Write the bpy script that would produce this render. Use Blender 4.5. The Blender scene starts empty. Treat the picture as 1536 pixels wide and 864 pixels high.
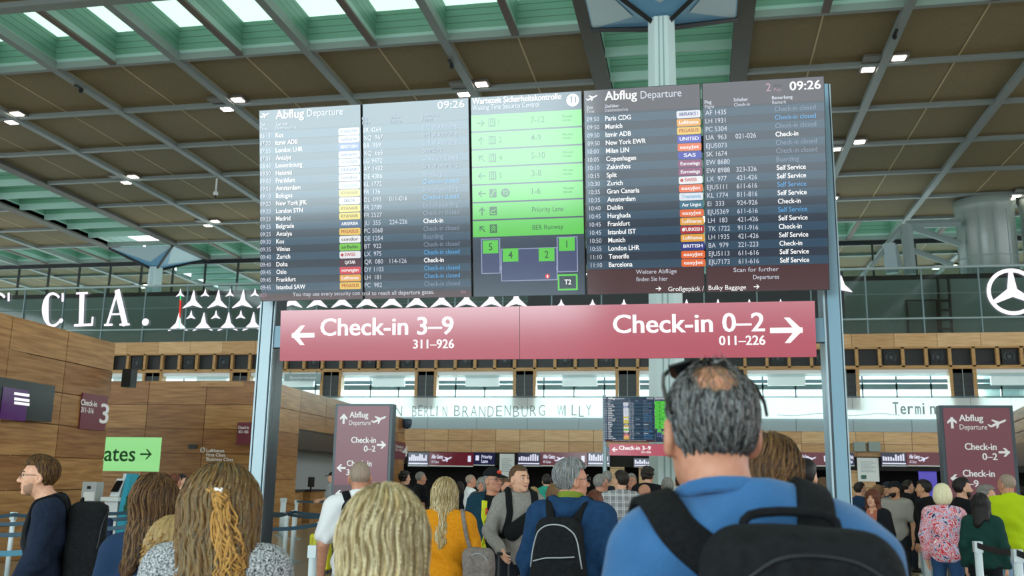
import bpy, math, random
import numpy as np
from math import sin, cos, pi, radians, atan2, hypot, sqrt
from mathutils import Matrix, Vector
random.seed(7); RNG = np.random.default_rng(7)
SC = bpy.context.scene
COL = SC.collection
# ------------------------------------------------------------------ camera, sky, light, exposure
F, CX, CY = 1422.8, 768.0, 432.0
def cam_axes(yaw, pitch, roll):
    f = np.array([-sin(yaw)*cos(pitch), cos(yaw)*cos(pitch), sin(pitch)])
    r0 = np.array([cos(yaw), sin(yaw), 0.0]); u0 = np.cross(r0, f)
    return r0*cos(roll)+u0*sin(roll), -r0*sin(roll)+u0*cos(roll), f
RR, UU, FF = cam_axes(radians(11.1), radians(11.45), radians(0.98))
EYE = np.array([0.0, 0.0, 1.63])
cam = bpy.data.cameras.new('camera'); cam_o = bpy.data.objects.new('camera', cam); COL.objects.link(cam_o)
M = Matrix.Identity(4)
for i in range(3):
    M[i][0], M[i][1], M[i][2], M[i][3] = RR[i], UU[i], -FF[i], EYE[i]
cam_o.matrix_world = M
cam.sensor_width = 36.0; cam.lens = F/1536*36.0; cam.clip_start = 0.05; cam.clip_end = 600
cam.dof.use_dof = True; cam.dof.focus_distance = 6.9; cam.dof.aperture_fstop = 4.5
SC.camera = cam_o
SC.view_settings.view_transform = 'Standard'; SC.view_settings.look = 'None'
SC.view_settings.gamma = 1.0; SC.view_settings.use_curve_mapping = False
SC.view_settings.exposure = 0.0
W = bpy.data.worlds.new('overcast_sky'); SC.world = W; W.use_nodes = True
bg = W.node_tree.nodes['Background']; bg.inputs[0].default_value = (0.90, 0.96, 1.0, 1); bg.inputs[1].default_value = 3.3
def area(name, loc, rot, sx, sy, power, col):
    l = bpy.data.lights.new(name, 'AREA'); l.shape = 'RECTANGLE'; l.size = sx; l.size_y = sy; l.energy = power; l.color = col
    o = bpy.data.objects.new(name, l); COL.objects.link(o); o.location = loc; o.rotation_euler = rot
    return o
# daylight through the glass entrance front of the hall (behind the photographer): left bay bright, right bay shaded
area('daylight_front_left', (-26.5, -25, 7.0), (radians(90), 0, 0), 45, 10.4, 15000, (0.76, 0.93, 0.97))
area('daylight_front_right', (19, -25, 7.0), (radians(90), 0, 0), 44, 10.4, 4200, (0.82, 0.94, 0.97))
# daylight outside the set-back windows of the balcony
area('daylight_balcony', (-13, 69, 7.5), (radians(-90), 0, 0), 118, 3.4, 42000, (0.93, 0.98, 1.0))

def ray(x, y): return FF + RR*(x-CX)/F - UU*(y-CY)/F
def atY(x, y, Y):
    d = ray(x, y); return EYE + d*(Y/d[1])
def atZ(x, y, Z):
    d = ray(x, y); return EYE + d*((Z-EYE[2])/d[2])
def atPl(x, y, p0, n):
    d = ray(x, y); return EYE + d*(((np.asarray(p0)-EYE)@n)/(d@n))
# ------------------------------------------------------------------ materials
def lin(h):
    h = h.lstrip('#'); c = [int(h[i:i+2], 16)/255 for i in (0, 2, 4)]
    return tuple((v/12.92 if v <= 0.04045 else ((v+0.055)/1.055)**2.4) for v in c)
MATS = {}
def mat(name, col, rough=0.6, metal=0.0, spec=0.5, noise=None, bump=None, emit=0.0, coat=None, trans=None, sheen=0):
    if name in MATS: return MATS[name]
    m = bpy.data.materials.new(name); m.use_nodes = True; nt = m.node_tree; b = nt.nodes['Principled BSDF']
    c = lin(col) if isinstance(col, str) else col
    b.inputs['Base Color'].default_value = (*c, 1); b.inputs['Roughness'].default_value = rough
    b.inputs['Metallic'].default_value = metal; b.inputs['Specular IOR Level'].default_value = spec
    if emit: b.inputs['Emission Color'].default_value = (*c, 1); b.inputs['Emission Strength'].default_value = emit
    if sheen: b.inputs['Sheen Weight'].default_value = sheen
    if trans:
        b.inputs['Alpha'].default_value = trans
    if noise or bump:
        tc = nt.nodes.new('ShaderNodeTexCoord'); mp = nt.nodes.new('ShaderNodeMapping')
        nt.links.new(tc.outputs['Object'], mp.inputs[0])
    if noise:   # (scale xyz, other colour, detail[, distortion])
        mp.inputs['Scale'].default_value = noise[0]
        t = nt.nodes.new('ShaderNodeTexNoise'); t.inputs['Scale'].default_value = 1; t.inputs['Detail'].default_value = noise[2]
        if len(noise) > 3: t.inputs['Distortion'].default_value = noise[3]
        r = nt.nodes.new('ShaderNodeValToRGB'); r.color_ramp.elements[0].position = 0.35; r.color_ramp.elements[1].position = 0.65
        r.color_ramp.elements[0].color = (*c, 1)
        r.color_ramp.elements[1].color = (*(lin(noise[1]) if isinstance(noise[1], str) else noise[1]), 1)
        nt.links.new(mp.outputs[0], t.inputs[0]); nt.links.new(t.outputs[0], r.inputs[0]); nt.links.new(r.outputs[0], b.inputs['Base Color'])
        if emit: nt.links.new(r.outputs[0], b.inputs['Emission Color'])
    if bump:    # (scale, strength)
        t2 = nt.nodes.new('ShaderNodeTexNoise'); t2.inputs['Scale'].default_value = bump[0]; t2.inputs['Detail'].default_value = 4
        bp = nt.nodes.new('ShaderNodeBump'); bp.inputs['Strength'].default_value = bump[1]; bp.inputs['Distance'].default_value = 0.01
        nt.links.new(tc.outputs['Object'], t2.inputs[0]); nt.links.new(t2.outputs[0], bp.inputs['Height']); nt.links.new(bp.outputs[0], b.inputs['Normal'])
    MATS[name] = m; return m
def emis(name, col, s=1.0, spec=0.86):
    """self-lit display surface behind a matt anti-glare pane"""
    if name in MATS: return MATS[name]
    m = mat(name, (0.004, 0.004, 0.005), rough=0.13, spec=spec)
    b = m.node_tree.nodes['Principled BSDF']; c = lin(col)
    b.inputs['Emission Color'].default_value = (*c, 1); b.inputs['Emission Strength'].default_value = s
    return m
def lamp_mat(name, col, s):
    m = bpy.data.materials.new(name); m.use_nodes = True; nt = m.node_tree; nt.nodes.clear()
    e = nt.nodes.new('ShaderNodeEmission'); e.inputs[0].default_value = (*lin(col), 1); e.inputs[1].default_value = s
    o = nt.nodes.new('ShaderNodeOutputMaterial'); nt.links.new(e.outputs[0], o.inputs[0]); MATS[name] = m; return m
def glass(name, col, mixf, rough=0.05):
    if name in MATS: return MATS[name]
    m = bpy.data.materials.new(name); m.use_nodes = True; nt = m.node_tree; nt.nodes.clear()
    t = nt.nodes.new('ShaderNodeBsdfTransparent'); t.inputs[0].default_value = (*lin(col), 1)
    g = nt.nodes.new('ShaderNodeBsdfGlossy'); g.inputs[1].default_value = rough
    x = nt.nodes.new('ShaderNodeMixShader'); x.inputs[0].default_value = mixf
    o = nt.nodes.new('ShaderNodeOutputMaterial')
    nt.links.new(t.outputs[0], x.inputs[1]); nt.links.new(g.outputs[0], x.inputs[2]); nt.links.new(x.outputs[0], o.inputs[0]); MATS[name] = m; return m
def milky(name, col, transl=0.75):
    """milky pane: light passes diffusely"""
    if name in MATS: return MATS[name]
    m = bpy.data.materials.new(name); m.use_nodes = True; nt = m.node_tree; nt.nodes.clear()
    t = nt.nodes.new('ShaderNodeBsdfTranslucent'); t.inputs[0].default_value = (*lin(col), 1)
    d = nt.nodes.new('ShaderNodeBsdfDiffuse'); d.inputs[0].default_value = (*lin(col), 1)
    x = nt.nodes.new('ShaderNodeMixShader'); x.inputs[0].default_value = transl
    o = nt.nodes.new('ShaderNodeOutputMaterial')
    nt.links.new(d.outputs[0], x.inputs[1]); nt.links.new(t.outputs[0], x.inputs[2]); nt.links.new(x.outputs[0], o.inputs[0]); MATS[name] = m; return m
def banded(name, c1, c2, scale, ledge=None, z0=0, axis=2):
    """horizontal slats: dark joints every `scale` metres; optional lighter band under z0+ledge (a different profile)"""
    m = bpy.data.materials.new(name); m.use_nodes = True; nt = m.node_tree; b = nt.nodes['Principled BSDF']
    b.inputs['Roughness'].default_value = 0.45
    g = nt.nodes.new('ShaderNodeNewGeometry'); s = nt.nodes.new('ShaderNodeSeparateXYZ'); nt.links.new(g.outputs['Position'], s.inputs[0])
    md = nt.nodes.new('ShaderNodeMath'); md.operation = 'PINGPONG'; md.inputs[1].default_value = scale
    nt.links.new(s.outputs[axis], md.inputs[0])
    lt = nt.nodes.new('ShaderNodeMath'); lt.operation = 'LESS_THAN'; lt.inputs[1].default_value = scale*0.12; nt.links.new(md.outputs[0], lt.inputs[0])
    mx = nt.nodes.new('ShaderNodeMixRGB'); mx.inputs[1].default_value = (*lin(c1), 1); mx.inputs[2].default_value = (*lin(c2), 1)
    nt.links.new(lt.outputs[0], mx.inputs[0]); out = mx
    if ledge:
        l2 = nt.nodes.new('ShaderNodeMath'); l2.operation = 'LESS_THAN'; l2.inputs[1].default_value = z0+ledge[0]; nt.links.new(s.outputs[2], l2.inputs[0])
        m2 = nt.nodes.new('ShaderNodeMixRGB'); m2.inputs[2].default_value = (*lin(ledge[1]), 1)
        nt.links.new(l2.outputs[0], m2.inputs[0]); nt.links.new(mx.outputs[0], m2.inputs[1]); out = m2
    nt.links.new(out.outputs[0], b.inputs['Base Color']); MATS[name] = m; return m
def wood(name, c1, c2):
    return mat(name, c1, rough=0.42, spec=0.35, noise=((1.1, 1.1, 16), c2, 6, 0.4))
# ------------------------------------------------------------------ mesh helper
class MB:
    def __init__(s): s.v = []; s.f = []; s.m = []; s.n = 0; s.mats = []
    def mi(s, m):
        if m not in s.mats: s.mats.append(m)
        return s.mats.index(m)
    def add(s, v, f, m):
        i = s.mi(m); v = np.asarray(v, float).reshape(-1, 3); o = s.n
        s.v.append(v); s.n += len(v)
        for q in f: s.f.append(tuple(int(k)+o for k in q)); s.m.append(i)
        return s
    def box(s, lo, hi, m, ax=None, o=None):
        x0, y0, z0 = lo; x1, y1, z1 = hi
        v = np.array([(x0,y0,z0),(x1,y0,z0),(x1,y1,z0),(x0,y1,z0),(x0,y0,z1),(x1,y0,z1),(x1,y1,z1),(x0,y1,z1)], float)
        if ax is not None: v = v@np.asarray(ax, float)
        if o is not None: v = v+np.asarray(o, float)
        return s.add(v, [(0,3,2,1),(4,5,6,7),(0,1,5,4),(1,2,6,5),(2,3,7,6),(3,0,4,7)], m)
    def poly(s, pts, m): return s.add(pts, [tuple(range(len(pts)))], m)
    def prism(s, pts, d, m):
        """polygon pts extruded by vector d"""
        p = np.asarray(pts, float); n = len(p); q = p+np.asarray(d, float)
        f = [tuple(range(n))[::-1], tuple(range(n, 2*n))]+[(i, (i+1) % n, n+(i+1) % n, n+i) for i in range(n)]
        return s.add(np.vstack([p, q]), f, m)
    def tube(s, pts, r, m, n=8, closed=False):
        pts = np.asarray(pts, float); k = len(pts); r = np.broadcast_to(r, (k,))
        T = np.gradient(pts, axis=0); T /= np.linalg.norm(T, axis=1)[:, None]+1e-9
        up = np.array([0, 0, 1.0]) if abs(T[0][2]) < 0.9 else np.array([1.0, 0, 0])
        rings = []
        for i in range(k):
            a = np.cross(T[i], up); a /= np.linalg.norm(a)+1e-9; b = np.cross(a, T[i]); up = b
            t = np.arange(n)*2*pi/n
            rings.append(pts[i]+r[i]*(np.cos(t)[:, None]*a+np.sin(t)[:, None]*b))
        f = [(i*n+j, i*n+(j+1) % n, (i+1)*n+(j+1) % n, (i+1)*n+j) for i in range(k-1) for j in range(n)]
        f += [tuple(range(n))[::-1], tuple((k-1)*n+j for j in range(n))]
        return s.add(np.vstack(rings), f, m)
    def ribbon(s, pts, nor, w, t, m):
        """flat band swept along pts; nor = outward normals"""
        pts = np.asarray(pts, float); nor = np.asarray(nor, float); k = len(pts)
        T = np.gradient(pts, axis=0); T /= np.linalg.norm(T, axis=1)[:, None]+1e-9
        B = np.cross(T, nor); B /= np.linalg.norm(B, axis=1)[:, None]+1e-9
        w = np.broadcast_to(w, (k,))[:, None]
        prof = [(-.5, 0), (-.42, 1), (.42, 1), (.5, 0), (.42, -.3), (-.42, -.3)]
        rings = np.stack([pts+B*w*a+nor*t*b for a, b in prof], 1).reshape(-1, 3); n = len(prof)
        f = [(i*n+j, i*n+(j+1) % n, (i+1)*n+(j+1) % n, (i+1)*n+j) for i in range(k-1) for j in range(n)]
        f += [tuple(range(n))[::-1], tuple((k-1)*n+j for j in range(n))]
        return s.add(rings, f, m)
    def lathe(s, prof, m, o=(0, 0, 0), n=24):
        o = np.asarray(o, float); t = np.arange(n)*2*pi/n
        v = np.vstack([np.stack([r*np.cos(t), r*np.sin(t), np.full(n, z)], 1) for r, z in prof])+o; k = len(prof)
        f = [(i*n+j, i*n+(j+1) % n, (i+1)*n+(j+1) % n, (i+1)*n+j) for i in range(k-1) for j in range(n)]
        f += [tuple(range(n))[::-1], tuple((k-1)*n+j for j in range(n))]
        return s.add(v, f, m)
    def build(s, name, parent=None, origin=(0, 0, 0), smooth=False, **props):
        me = bpy.data.meshes.new(name); v = (np.vstack(s.v) if s.v else np.zeros((0, 3)))
        top = parent is None
        if parent is not None and parent.name in ORI: origin = ORI[parent.name]
        me.from_pydata((v-np.asarray(origin)).tolist(), [], s.f)
        for m in s.mats: me.materials.append(m)
        me.polygons.foreach_set('material_index', s.m)
        if smooth: me.polygons.foreach_set('use_smooth', [True]*len(s.f))
        me.update(); ob = bpy.data.objects.new(name, me); COL.objects.link(ob)
        if parent is not None: ob.parent = parent
        else: ob.location = origin
        ORI[ob.name] = np.asarray(origin, float)
        for k2, v2 in props.items(): ob[k2] = v2
        return ob
ORI = {}
def thing(name, label, cat, loc, group=None, rz=0.0, kind=None, local=False):
    o = bpy.data.objects.new(name, None); COL.objects.link(o); o.location = tuple(loc); o.rotation_euler = (0, 0, rz); o.empty_display_size = 0.1
    if label: o['label'] = label
    if cat: o['category'] = cat
    if group: o['group'] = group
    if kind: o['kind'] = kind
    ORI[o.name] = np.zeros(3) if local else np.asarray(loc, float)
    return o
def tag(o, label, cat, group=None):
    o['label'] = label; o['category'] = cat
    if group: o['group'] = group
    return o
def struct(mb, name, **k): return mb.build(name, kind='structure', **k)
def copy_tree(o, parent=None):
    c = o.copy(); COL.objects.link(c); c.parent = parent; ORI[c.name] = ORI.get(o.name, np.zeros(3))
    for ch in list(o.children): copy_tree(ch, c)
    return c
# ------------------------------------------------------------------ lettering
_tc = {}
def glyphs(text, bold=0.0):
    key = (text, bold)
    if key in _tc: return _tc[key]
    cu = bpy.data.curves.new('t', 'FONT'); cu.body = text; cu.resolution_u = 3; cu.offset = bold; cu.fill_mode = 'FRONT'
    ob = bpy.data.objects.new('t', cu); COL.objects.link(ob)
    me = bpy.data.meshes.new_from_object(ob.evaluated_get(bpy.context.evaluated_depsgraph_get()))
    v = np.array([p.co[:] for p in me.vertices]).reshape(-1, 3); f = [tuple(p.vertices) for p in me.polygons]
    bpy.data.objects.remove(ob); bpy.data.curves.remove(cu); bpy.data.meshes.remove(me)
    _tc[key] = (v, f); return v, f
CAP = 0.70
class Plane:
    """a flat face in the place: origin p, unit axes u (right) and w (up), n towards the reader"""
    def __init__(s, p, u, w):
        s.p = np.asarray(p, float); s.u = np.asarray(u, float); s.w = np.asarray(w, float); s.n = np.cross(s.u, s.w)
    def px(s, x, y):
        q = atPl(x, y, s.p, s.n)-s.p; return np.array([q@s.u, q@s.w])
    def pt(s, a, lift=0.0): return s.p+s.u*a[0]+s.w*a[1]+s.n*lift
    def quad(s, mb, cs, m, lift): mb.poly([s.pt(c, lift) for c in cs], m)
    def rect(s, mb, a0, b0, a1, b1, m, lift): s.quad(mb, [(a0, b0), (a1, b0), (a1, b1), (a0, b1)], m, lift)
    def text(s, mb, txt, at, cap, m, lift, width=None, align='l', bold=0.0):
        v, f = glyphs(txt, min(bold, .008) if bold > 0 else bold)
        if not len(v): return
        k = cap/CAP; v = v*k; x0, x1 = v[:, 0].min(), v[:, 0].max()
        sx = (width/(x1-x0)) if width else 0.88
        a = (v[:, 0]-x0)*sx
        tot = (x1-x0)*sx
        a = a+at[0]-(tot if align == 'r' else tot/2 if align == 'c' else 0)
        b = v[:, 1]+at[1]
        for i, dx in enumerate((-1, 1, 0) if bold > .008 else (0,)):     # bold = thickened stems
            P = s.p+(a+dx*bold*k*.55)[:, None]*s.u+b[:, None]*s.w+s.n*(lift+.00015*i)
            mb.add(P, f, m)
    def stroke(s, mb, pts, wd, m, lift, closed=False):
        pts = [np.asarray(p, float) for p in pts]
        n = len(pts)
        for i in range(n if closed else n-1):
            a, b = pts[i], pts[(i+1) % n]; d = b-a; L = np.linalg.norm(d)+1e-9; d /= L; q = np.array([-d[1], d[0]])*wd/2; e = d*wd*0.3
            s.quad(mb, [a-q-e, b-q+e, b+q+e, a+q-e], m, lift+0.0001*(i % 3))
    def arrow(s, mb, c, L, ang, wd, m, lift):
        c = np.asarray(c, float); d = np.array([cos(ang), sin(ang)]); q = np.array([-d[1], d[0]])
        tip = c+d*L/2; s.stroke(mb, [c-d*L/2, tip-d*wd*0.4], wd, m, lift)
        h = L*0.42
        s.quad(mb, [tip, tip-d*h+q*h, tip-d*(h+wd)+q*(h), tip-d*wd*1.45], m, lift+0.0004)
        s.quad(mb, [tip, tip-d*wd*1.45, tip-d*(h+wd)-q*h, tip-d*h-q*h], m, lift+0.0004)
    def disc(s, mb, c, r, m, lift, n=28):
        s.quad(mb, [(c[0]+r*cos(2*pi*i/n), c[1]+r*sin(2*pi*i/n)) for i in range(n)], m, lift)
    def ring(s, mb, c, r, wd, m, lift, n=40, a0=0, a1=2*pi):
        for i in range(n):
            t0 = a0+(a1-a0)*i/n; t1 = a0+(a1-a0)*(i+1)/n
            s.quad(mb, [(c[0]+q*cos(t), c[1]+q*sin(t)) for q, t in ((r-wd/2, t0), (r+wd/2, t0), (r+wd/2, t1), (r-wd/2, t1))], m, lift)
    def jet(s, mb, c, sz, m, lift, ang=radians(22)):
        """take-off aeroplane pictogram"""
        R = np.array([[cos(ang), -sin(ang)], [sin(ang), cos(ang)]])
        def g(L): return [np.asarray(c)+R@(np.array(p)*sz) for p in L]
        s.quad(mb, g([(-.5, -.06), (-.42, -.10), (.40, -.07), (.52, .0), (.42, .05), (-.3, .045)]), m, lift)
        s.quad(mb, g([(.16, .0), (-.18, .30), (-.27, .29), (-.08, 0)]), m, lift+0.0003)
        s.quad(mb, g([(.10, -.04), (-.13, -.27), (-.22, -.25), (-.10, -.03)]), m, lift+0.0003)
        s.quad(mb, g([(-.38, .0), (-.52, .14), (-.58, .13), (-.5, -.05)]), m, lift+0.0003)
# ------------------------------------------------------------------ the hall
ZC = 21.6
XL = [-4.4+6.8*k for k in range(-12, 9)]
YL = [39.65+5.775*j for j in range(0, 7)]
YS0, YS1, YE0, YE1 = 33.7, 39.65, 74.3, 80.3
YFAR = [80.3+5.775*j for j in range(0, 12)]
def is_strip(k): return abs(XL[k]+52.0) < 0.1 or abs(XL[k]+4.4) < 0.1 or abs(XL[k]-43.2) < 0.1
m_floor = mat('floor_stone', '#8f7a62', rough=0.22, spec=0.5, noise=((0.5, 0.5, 0.5), '#a08a70', 5))
m_panel = mat('ceiling_panel', '#7d7052', rough=0.75, spec=0.2, noise=((9, 9, 9), '#766a4e', 3))
m_gap = mat('ceiling_gap', '#b3a57e', rough=0.7)
m_beam = mat('ceiling_beam', '#757d7b', rough=0.5)
m_beamd = mat('ceiling_beam_dark', '#4a443c', rough=0.6)
m_fin = banded('skylight_louvre', '#5d8272', '#34574a', 0.17, (0.42, '#8fa6a2'), 21.7)
m_fincap = mat('fin_shaded_cap', '#5b4a40', rough=0.6)  # dark brown has the shade of the fins' undersides put into the colour
m_pane = milky('skylight_pane', '#c6dacd', 0.97)
m_steel = mat('column_paint', '#c2d3d4', rough=0.4)
m_steelj = mat('column_joint', '#8fa3a6', rough=0.5)
m_gus = mat('gusset_paint', '#5f8fae', rough=0.4, spec=0.6)
m_gusl = mat('gusset_plate', '#9fb4bb', rough=0.4, spec=0.6)
m_black = mat('black_metal', '#14181a', rough=0.45)
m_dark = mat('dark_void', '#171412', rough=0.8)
m_gal = mat('gallery_wall', '#93a09c', rough=0.7)
m_rail = mat('rail_steel', '#b9cdd2', rough=0.3, metal=0.3)
m_post = mat('baluster_steel', '#7d9297', rough=0.35, metal=0.3)
m_clear = glass('clear_glass', '#e4efec', 0.06)
m_gband = mat('grey_band', '#9fb0b6', rough=0.45)
m_white = mat('white_paint', '#e9eceb', rough=0.5)
m_wood = [wood('walnut_a', '#a97c4b', '#875b2e'), wood('walnut_b', '#b58853', '#936637'), wood('walnut_c', '#9d6e3f', '#7d5129')]
m_woodl = [wood('oak_a', '#d9b083', '#c19768'), wood('oak_b', '#e0bb8e', '#cba376'), wood('oak_c', '#cfa578', '#b88e60')]
m_frame = wood('timber_frame', '#c49a66', '#a97f4c')
def zy(y, x, Y): return atY(x, y, Y)[2]
# floor
struct(MB().box((-95, -30, -0.3), (70, 100, 0), m_floor), 'floor')
# solid entrance wall, added unseen behind the photographer to block sky light (its glazing is the two daylight lamps above)
struct(MB().box((-95, -27, 0), (70, -26, 23), mat('sky_blocker_grey', '#8a8578', rough=.7)), 'wall_sky_blocker')
# ceiling: panels, grid beams, skylight strips
ceil = thing('ceiling', None, None, (0, 0, 0), kind='structure')
pn, gp, bx, by, bd = MB(), MB(), MB(), MB(), MB()
for k in range(len(XL)-1):
    x0, x1 = XL[k], XL[k+1]
    if is_strip(k): continue
    for ys in (YL, YFAR):
        for a, b in zip(ys[:-1], ys[1:]):
            pn.box((x0+.1, a+.1, ZC+.22), (x1-.1, b-.1, ZC+.3), m_panel)
            gp.box(((x0+x1)/2-.035, a+.15, ZC+.2), ((x0+x1)/2+.035, b-.15, ZC+.225), m_gap)
            gp.box((x0+.22, a+.15, ZC+.2), (x0+.27, b-.15, ZC+.225), m_gap)
    pn.box((x0+.1, -20, ZC+.22), (x1-.1, YS0-.1, ZC+.3), m_panel)
for y in YL+YFAR:
    for k in range(len(XL)-1):
        if is_strip(k) and y not in (YL[0], YL[-1], YFAR[0]): continue
        bx.box((XL[k]+.2, y-.14, ZC), (XL[k+1]-.2, y+.14, ZC+.34), m_beam)
for k, x in enumerate(XL):
    st = any(abs(x-q) < .1 for q in (-52, -45.2, -4.4, 2.4, 43.2))
    w = .42 if st else .2
    (bd if st else by).box((x-w, 33, ZC-.04), (x+w, YE0+6, ZC+.4), m_beamd if st else m_beam)
    by.box((x-.2, YFAR[0], ZC-.02), (x+.2, YFAR[-1], ZC+.36), m_beam)
bd.box((XL[0], YS0-.35, ZC-.05), (XL[-1], YS0+.2, ZC+.5), m_beam)
pn.build('panel_field', ceil); gp.build('panel_joint', ceil); bx.build('cross_beam', ceil); by.build('long_beam', ceil); bd.build('girder', ceil)
fin, cap_, pane = MB(), MB(), MB()
ZT = 23.35
for (ya, yb) in ((YS0, YS1), (YE0, YE1)):
    for k in range(len(XL)-1):
        x0, x1 = XL[k], XL[k+1]
        cross = is_strip(k)
        for x in ((x0, (x0+x1)/2) if not cross else (x0,)):
            fin.box((x-.06, ya+.1, ZC+.1), (x+.06, yb-.1, ZT), m_fin); cap_.box((x-.17, ya+.1, ZC-.02), (x+.17, yb-.1, ZC+.1), m_fincap)
        if cross: continue
        fin.box((x0, yb-.12, ZC+.1), (x1, yb-.06, ZT), m_fin); fin.box((x0, ya+.06, ZC+.1), (x1, ya+.12, ZT), m_fin)
        pane.box((x0, ya, ZT), (x1, yb, ZT+.05), m_pane)
for k in range(len(XL)-1):
    if not is_strip(k): continue
    x0, x1 = XL[k], XL[k+1]
    y = YS1
    while y < YE0-.5:
        fin.box((x0+.3, y-.05, ZC+.05), (x1-.3, y+.05, ZT), m_fin); y += 2.8875
    y = YFAR[0]
    while y < YFAR[-1]:
        fin.box((x0+.3, y-.05, ZC+.05), (x1-.3, y+.05, ZT), m_fin); y += 2.8875
    for xx in (x0+.36, x1-.42): fin.box((xx, YS1, ZC+.1), (xx+.06, YE0, ZT), m_fin)
    pane.box((x0, YS1, ZT), (x1, YE0, ZT+.05), m_pane); pane.box((x0, YFAR[0], ZT), (x1, YFAR[-1], ZT+.05), m_pane)
    pane.box((x0, -20, ZT), (x1, YS0, ZT+.05), m_pane)
fin.build('skylight_fin', ceil); cap_.build('fin_shaded_cap', ceil); pane.build('skylight_pane', ceil)
# columns with their flared steel capitals
def column(cx, cy, w0, w1, ztop):
    t = thing('column', None, None, (cx, cy, 0), kind='structure')
    sh = MB()
    def sec(w): return [(-w, -w*.45), (-w*.5, -w), (w*.5, -w), (w, -w*.45), (w, w*.45), (w*.5, w), (-w*.5, w), (-w, w*.45)]
    a = [(cx+p, cy+q, 0) for p, q in sec(w0)]; b = [(cx+p, cy+q, ztop) for p, q in sec(w1)]
    sh.add(a+b, [(i, (i+1) % 8, 8+(i+1) % 8, 8+i) for i in range(8)], m_steel); sh.build('shaft', t)
    j = MB()
    for s in (-1, 1): j.add([(cx+s*w0*.16-.03, cy-w0-.01, 0), (cx+s*w0*.16+.03, cy-w0-.01, 0), (cx+s*w1*.16+.03, cy-w1-.01, ztop), (cx+s*w1*.16-.03, cy-w1-.01, ztop)], [(0, 1, 2, 3)], m_steelj)
    j.build('shaft_seam', t)
    g, rb = MB(), MB(); hx, hy, zt = 3.15, 2.75, ZC-.05; zb = ztop-.1
    cor = [(-hx, -hy), (hx, -hy), (hx, hy), (-hx, hy)]
    for i in range(4):
        p, q = cor[i], cor[(i+1) % 4]
        g.add([(cx+p[0], cy+p[1], zt), (cx+q[0], cy+q[1], zt), (cx+q[0]*.06, cy+q[1]*.06, zb), (cx+p[0]*.06, cy+p[1]*.06, zb)], [(0, 1, 2, 3)], m_gus)
        mx, my = (p[0]+q[0])/2, (p[1]+q[1])/2; o = .02*np.sign([mx, my])
        g.add([(cx+p[0]*.98+o[0], cy+p[1]*.98+o[1], zt-.02), (cx+q[0]*.98+o[0], cy+q[1]*.98+o[1], zt-.02), (cx+mx*.36+o[0], cy+my*.36+o[1], zb+.36*(zt-zb)+.02-.1)], [(0, 1, 2)], m_gusl)
        rb.tube([(cx+p[0]*.1, cy+p[1]*.1, zb-.05), (cx+p[0], cy+p[1], zt-.03)], .13, m_black, 4)
    g.build('gusset_plate', t); rb.build('capital_rib', t); return t
column(-1.1, 36.6, .72, .53, 20.25)
column(-48.6, 77.4, .72, .55, 20.25)
# ceiling lights at every other grid crossing
m_lamp = lamp_mat('lamp_diffuser', '#fff3e2', 14); m_house = mat('lamp_housing', '#5a554d', rough=0.5)
lamp0 = None
for ix, x in enumerate([XL[k] for k in range(len(XL)) if any(abs(XL[k]-q) < .2 for q in (-58.8, -38.4, -24.8, -11.2, 9.2, 22.8))]):
    for iy, y in enumerate((YL[1], YL[3], YL[5], YFAR[2])):
        if lamp0 is None:
            lamp0 = thing('ceiling_light', 'x', 'ceiling light', (x, y, ZC), 'twin ceiling lights on the roof grid')
            h, d = MB(), MB()
            for ox, oy, lit in ((.62, -.62, 1), (-.6, .5, 1), (-.62, -.62, 0)):
                h.box((x+ox-.42, y+oy-.38, ZC+.06), (x+ox+.42, y+oy+.38, ZC+.2), m_house)
                if lit: d.box((x+ox-.28, y+oy-.24, ZC+.03), (x+ox+.28, y+oy+.24, ZC+.055), m_lamp)
            h.build('housing', lamp0); d.build('diffuser', lamp0); L = lamp0
        else:
            L = copy_tree(lamp0); L.location = (x, y, ZC)
        L['label'] = 'twin square ceiling light glowing at a crossing of the brown panelled roof grid'
# small cameras and sensors under the roof beams
m_wplast = mat('white_plastic', '#dfe3e2', rough=0.4)
p = atZ(325, 272, ZC-.2)
cm = thing('ceiling_camera', 'white drop-stem camera hanging from the roof beam left of the departure board', 'camera', (p[0], p[1], ZC))
MB().lathe([(.06, 0), (.06, -.9), (.04, -.9)][::-1], m_wplast, (p[0], p[1], ZC), 10).build('stem', cm)
MB().lathe([(.02, -1.25), (.14, -1.2), (.17, -1.0), (.06, -.85)], m_wplast, (p[0], p[1], ZC), 14).build('camera_head', cm, smooth=True)
MB().lathe([(.01, -1.36), (.1, -1.3), (.12, -1.22)], m_black, (p[0], p[1], ZC), 14).build('lens_dome', cm, smooth=True)
for px, py, lb in ((118, 132, 'small black sensor on the roof beam below the first skylight panes at far left'), (676, 95, 'small black sensor on the roof beam above the middle of the board'), (1343, 50, 'small black sensor on the roof beam above the right twin lights')):
    p = atZ(px, py, ZC-.1)
    s = thing('beam_sensor', lb, 'sensor', (p[0], p[1], ZC-.05), 'black sensors clipped to roof beams')
    MB().box((p[0]-.06, p[1]-.32, ZC-.12), (p[0]+.06, p[1]+.32, ZC-.04), m_black).build('bracket', s)
    MB().lathe([(.05, -.3), (.1, -.26), (.1, -.12)], m_black, (p[0], p[1]+.2, ZC), 10).build('sensor_head', s)
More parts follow.
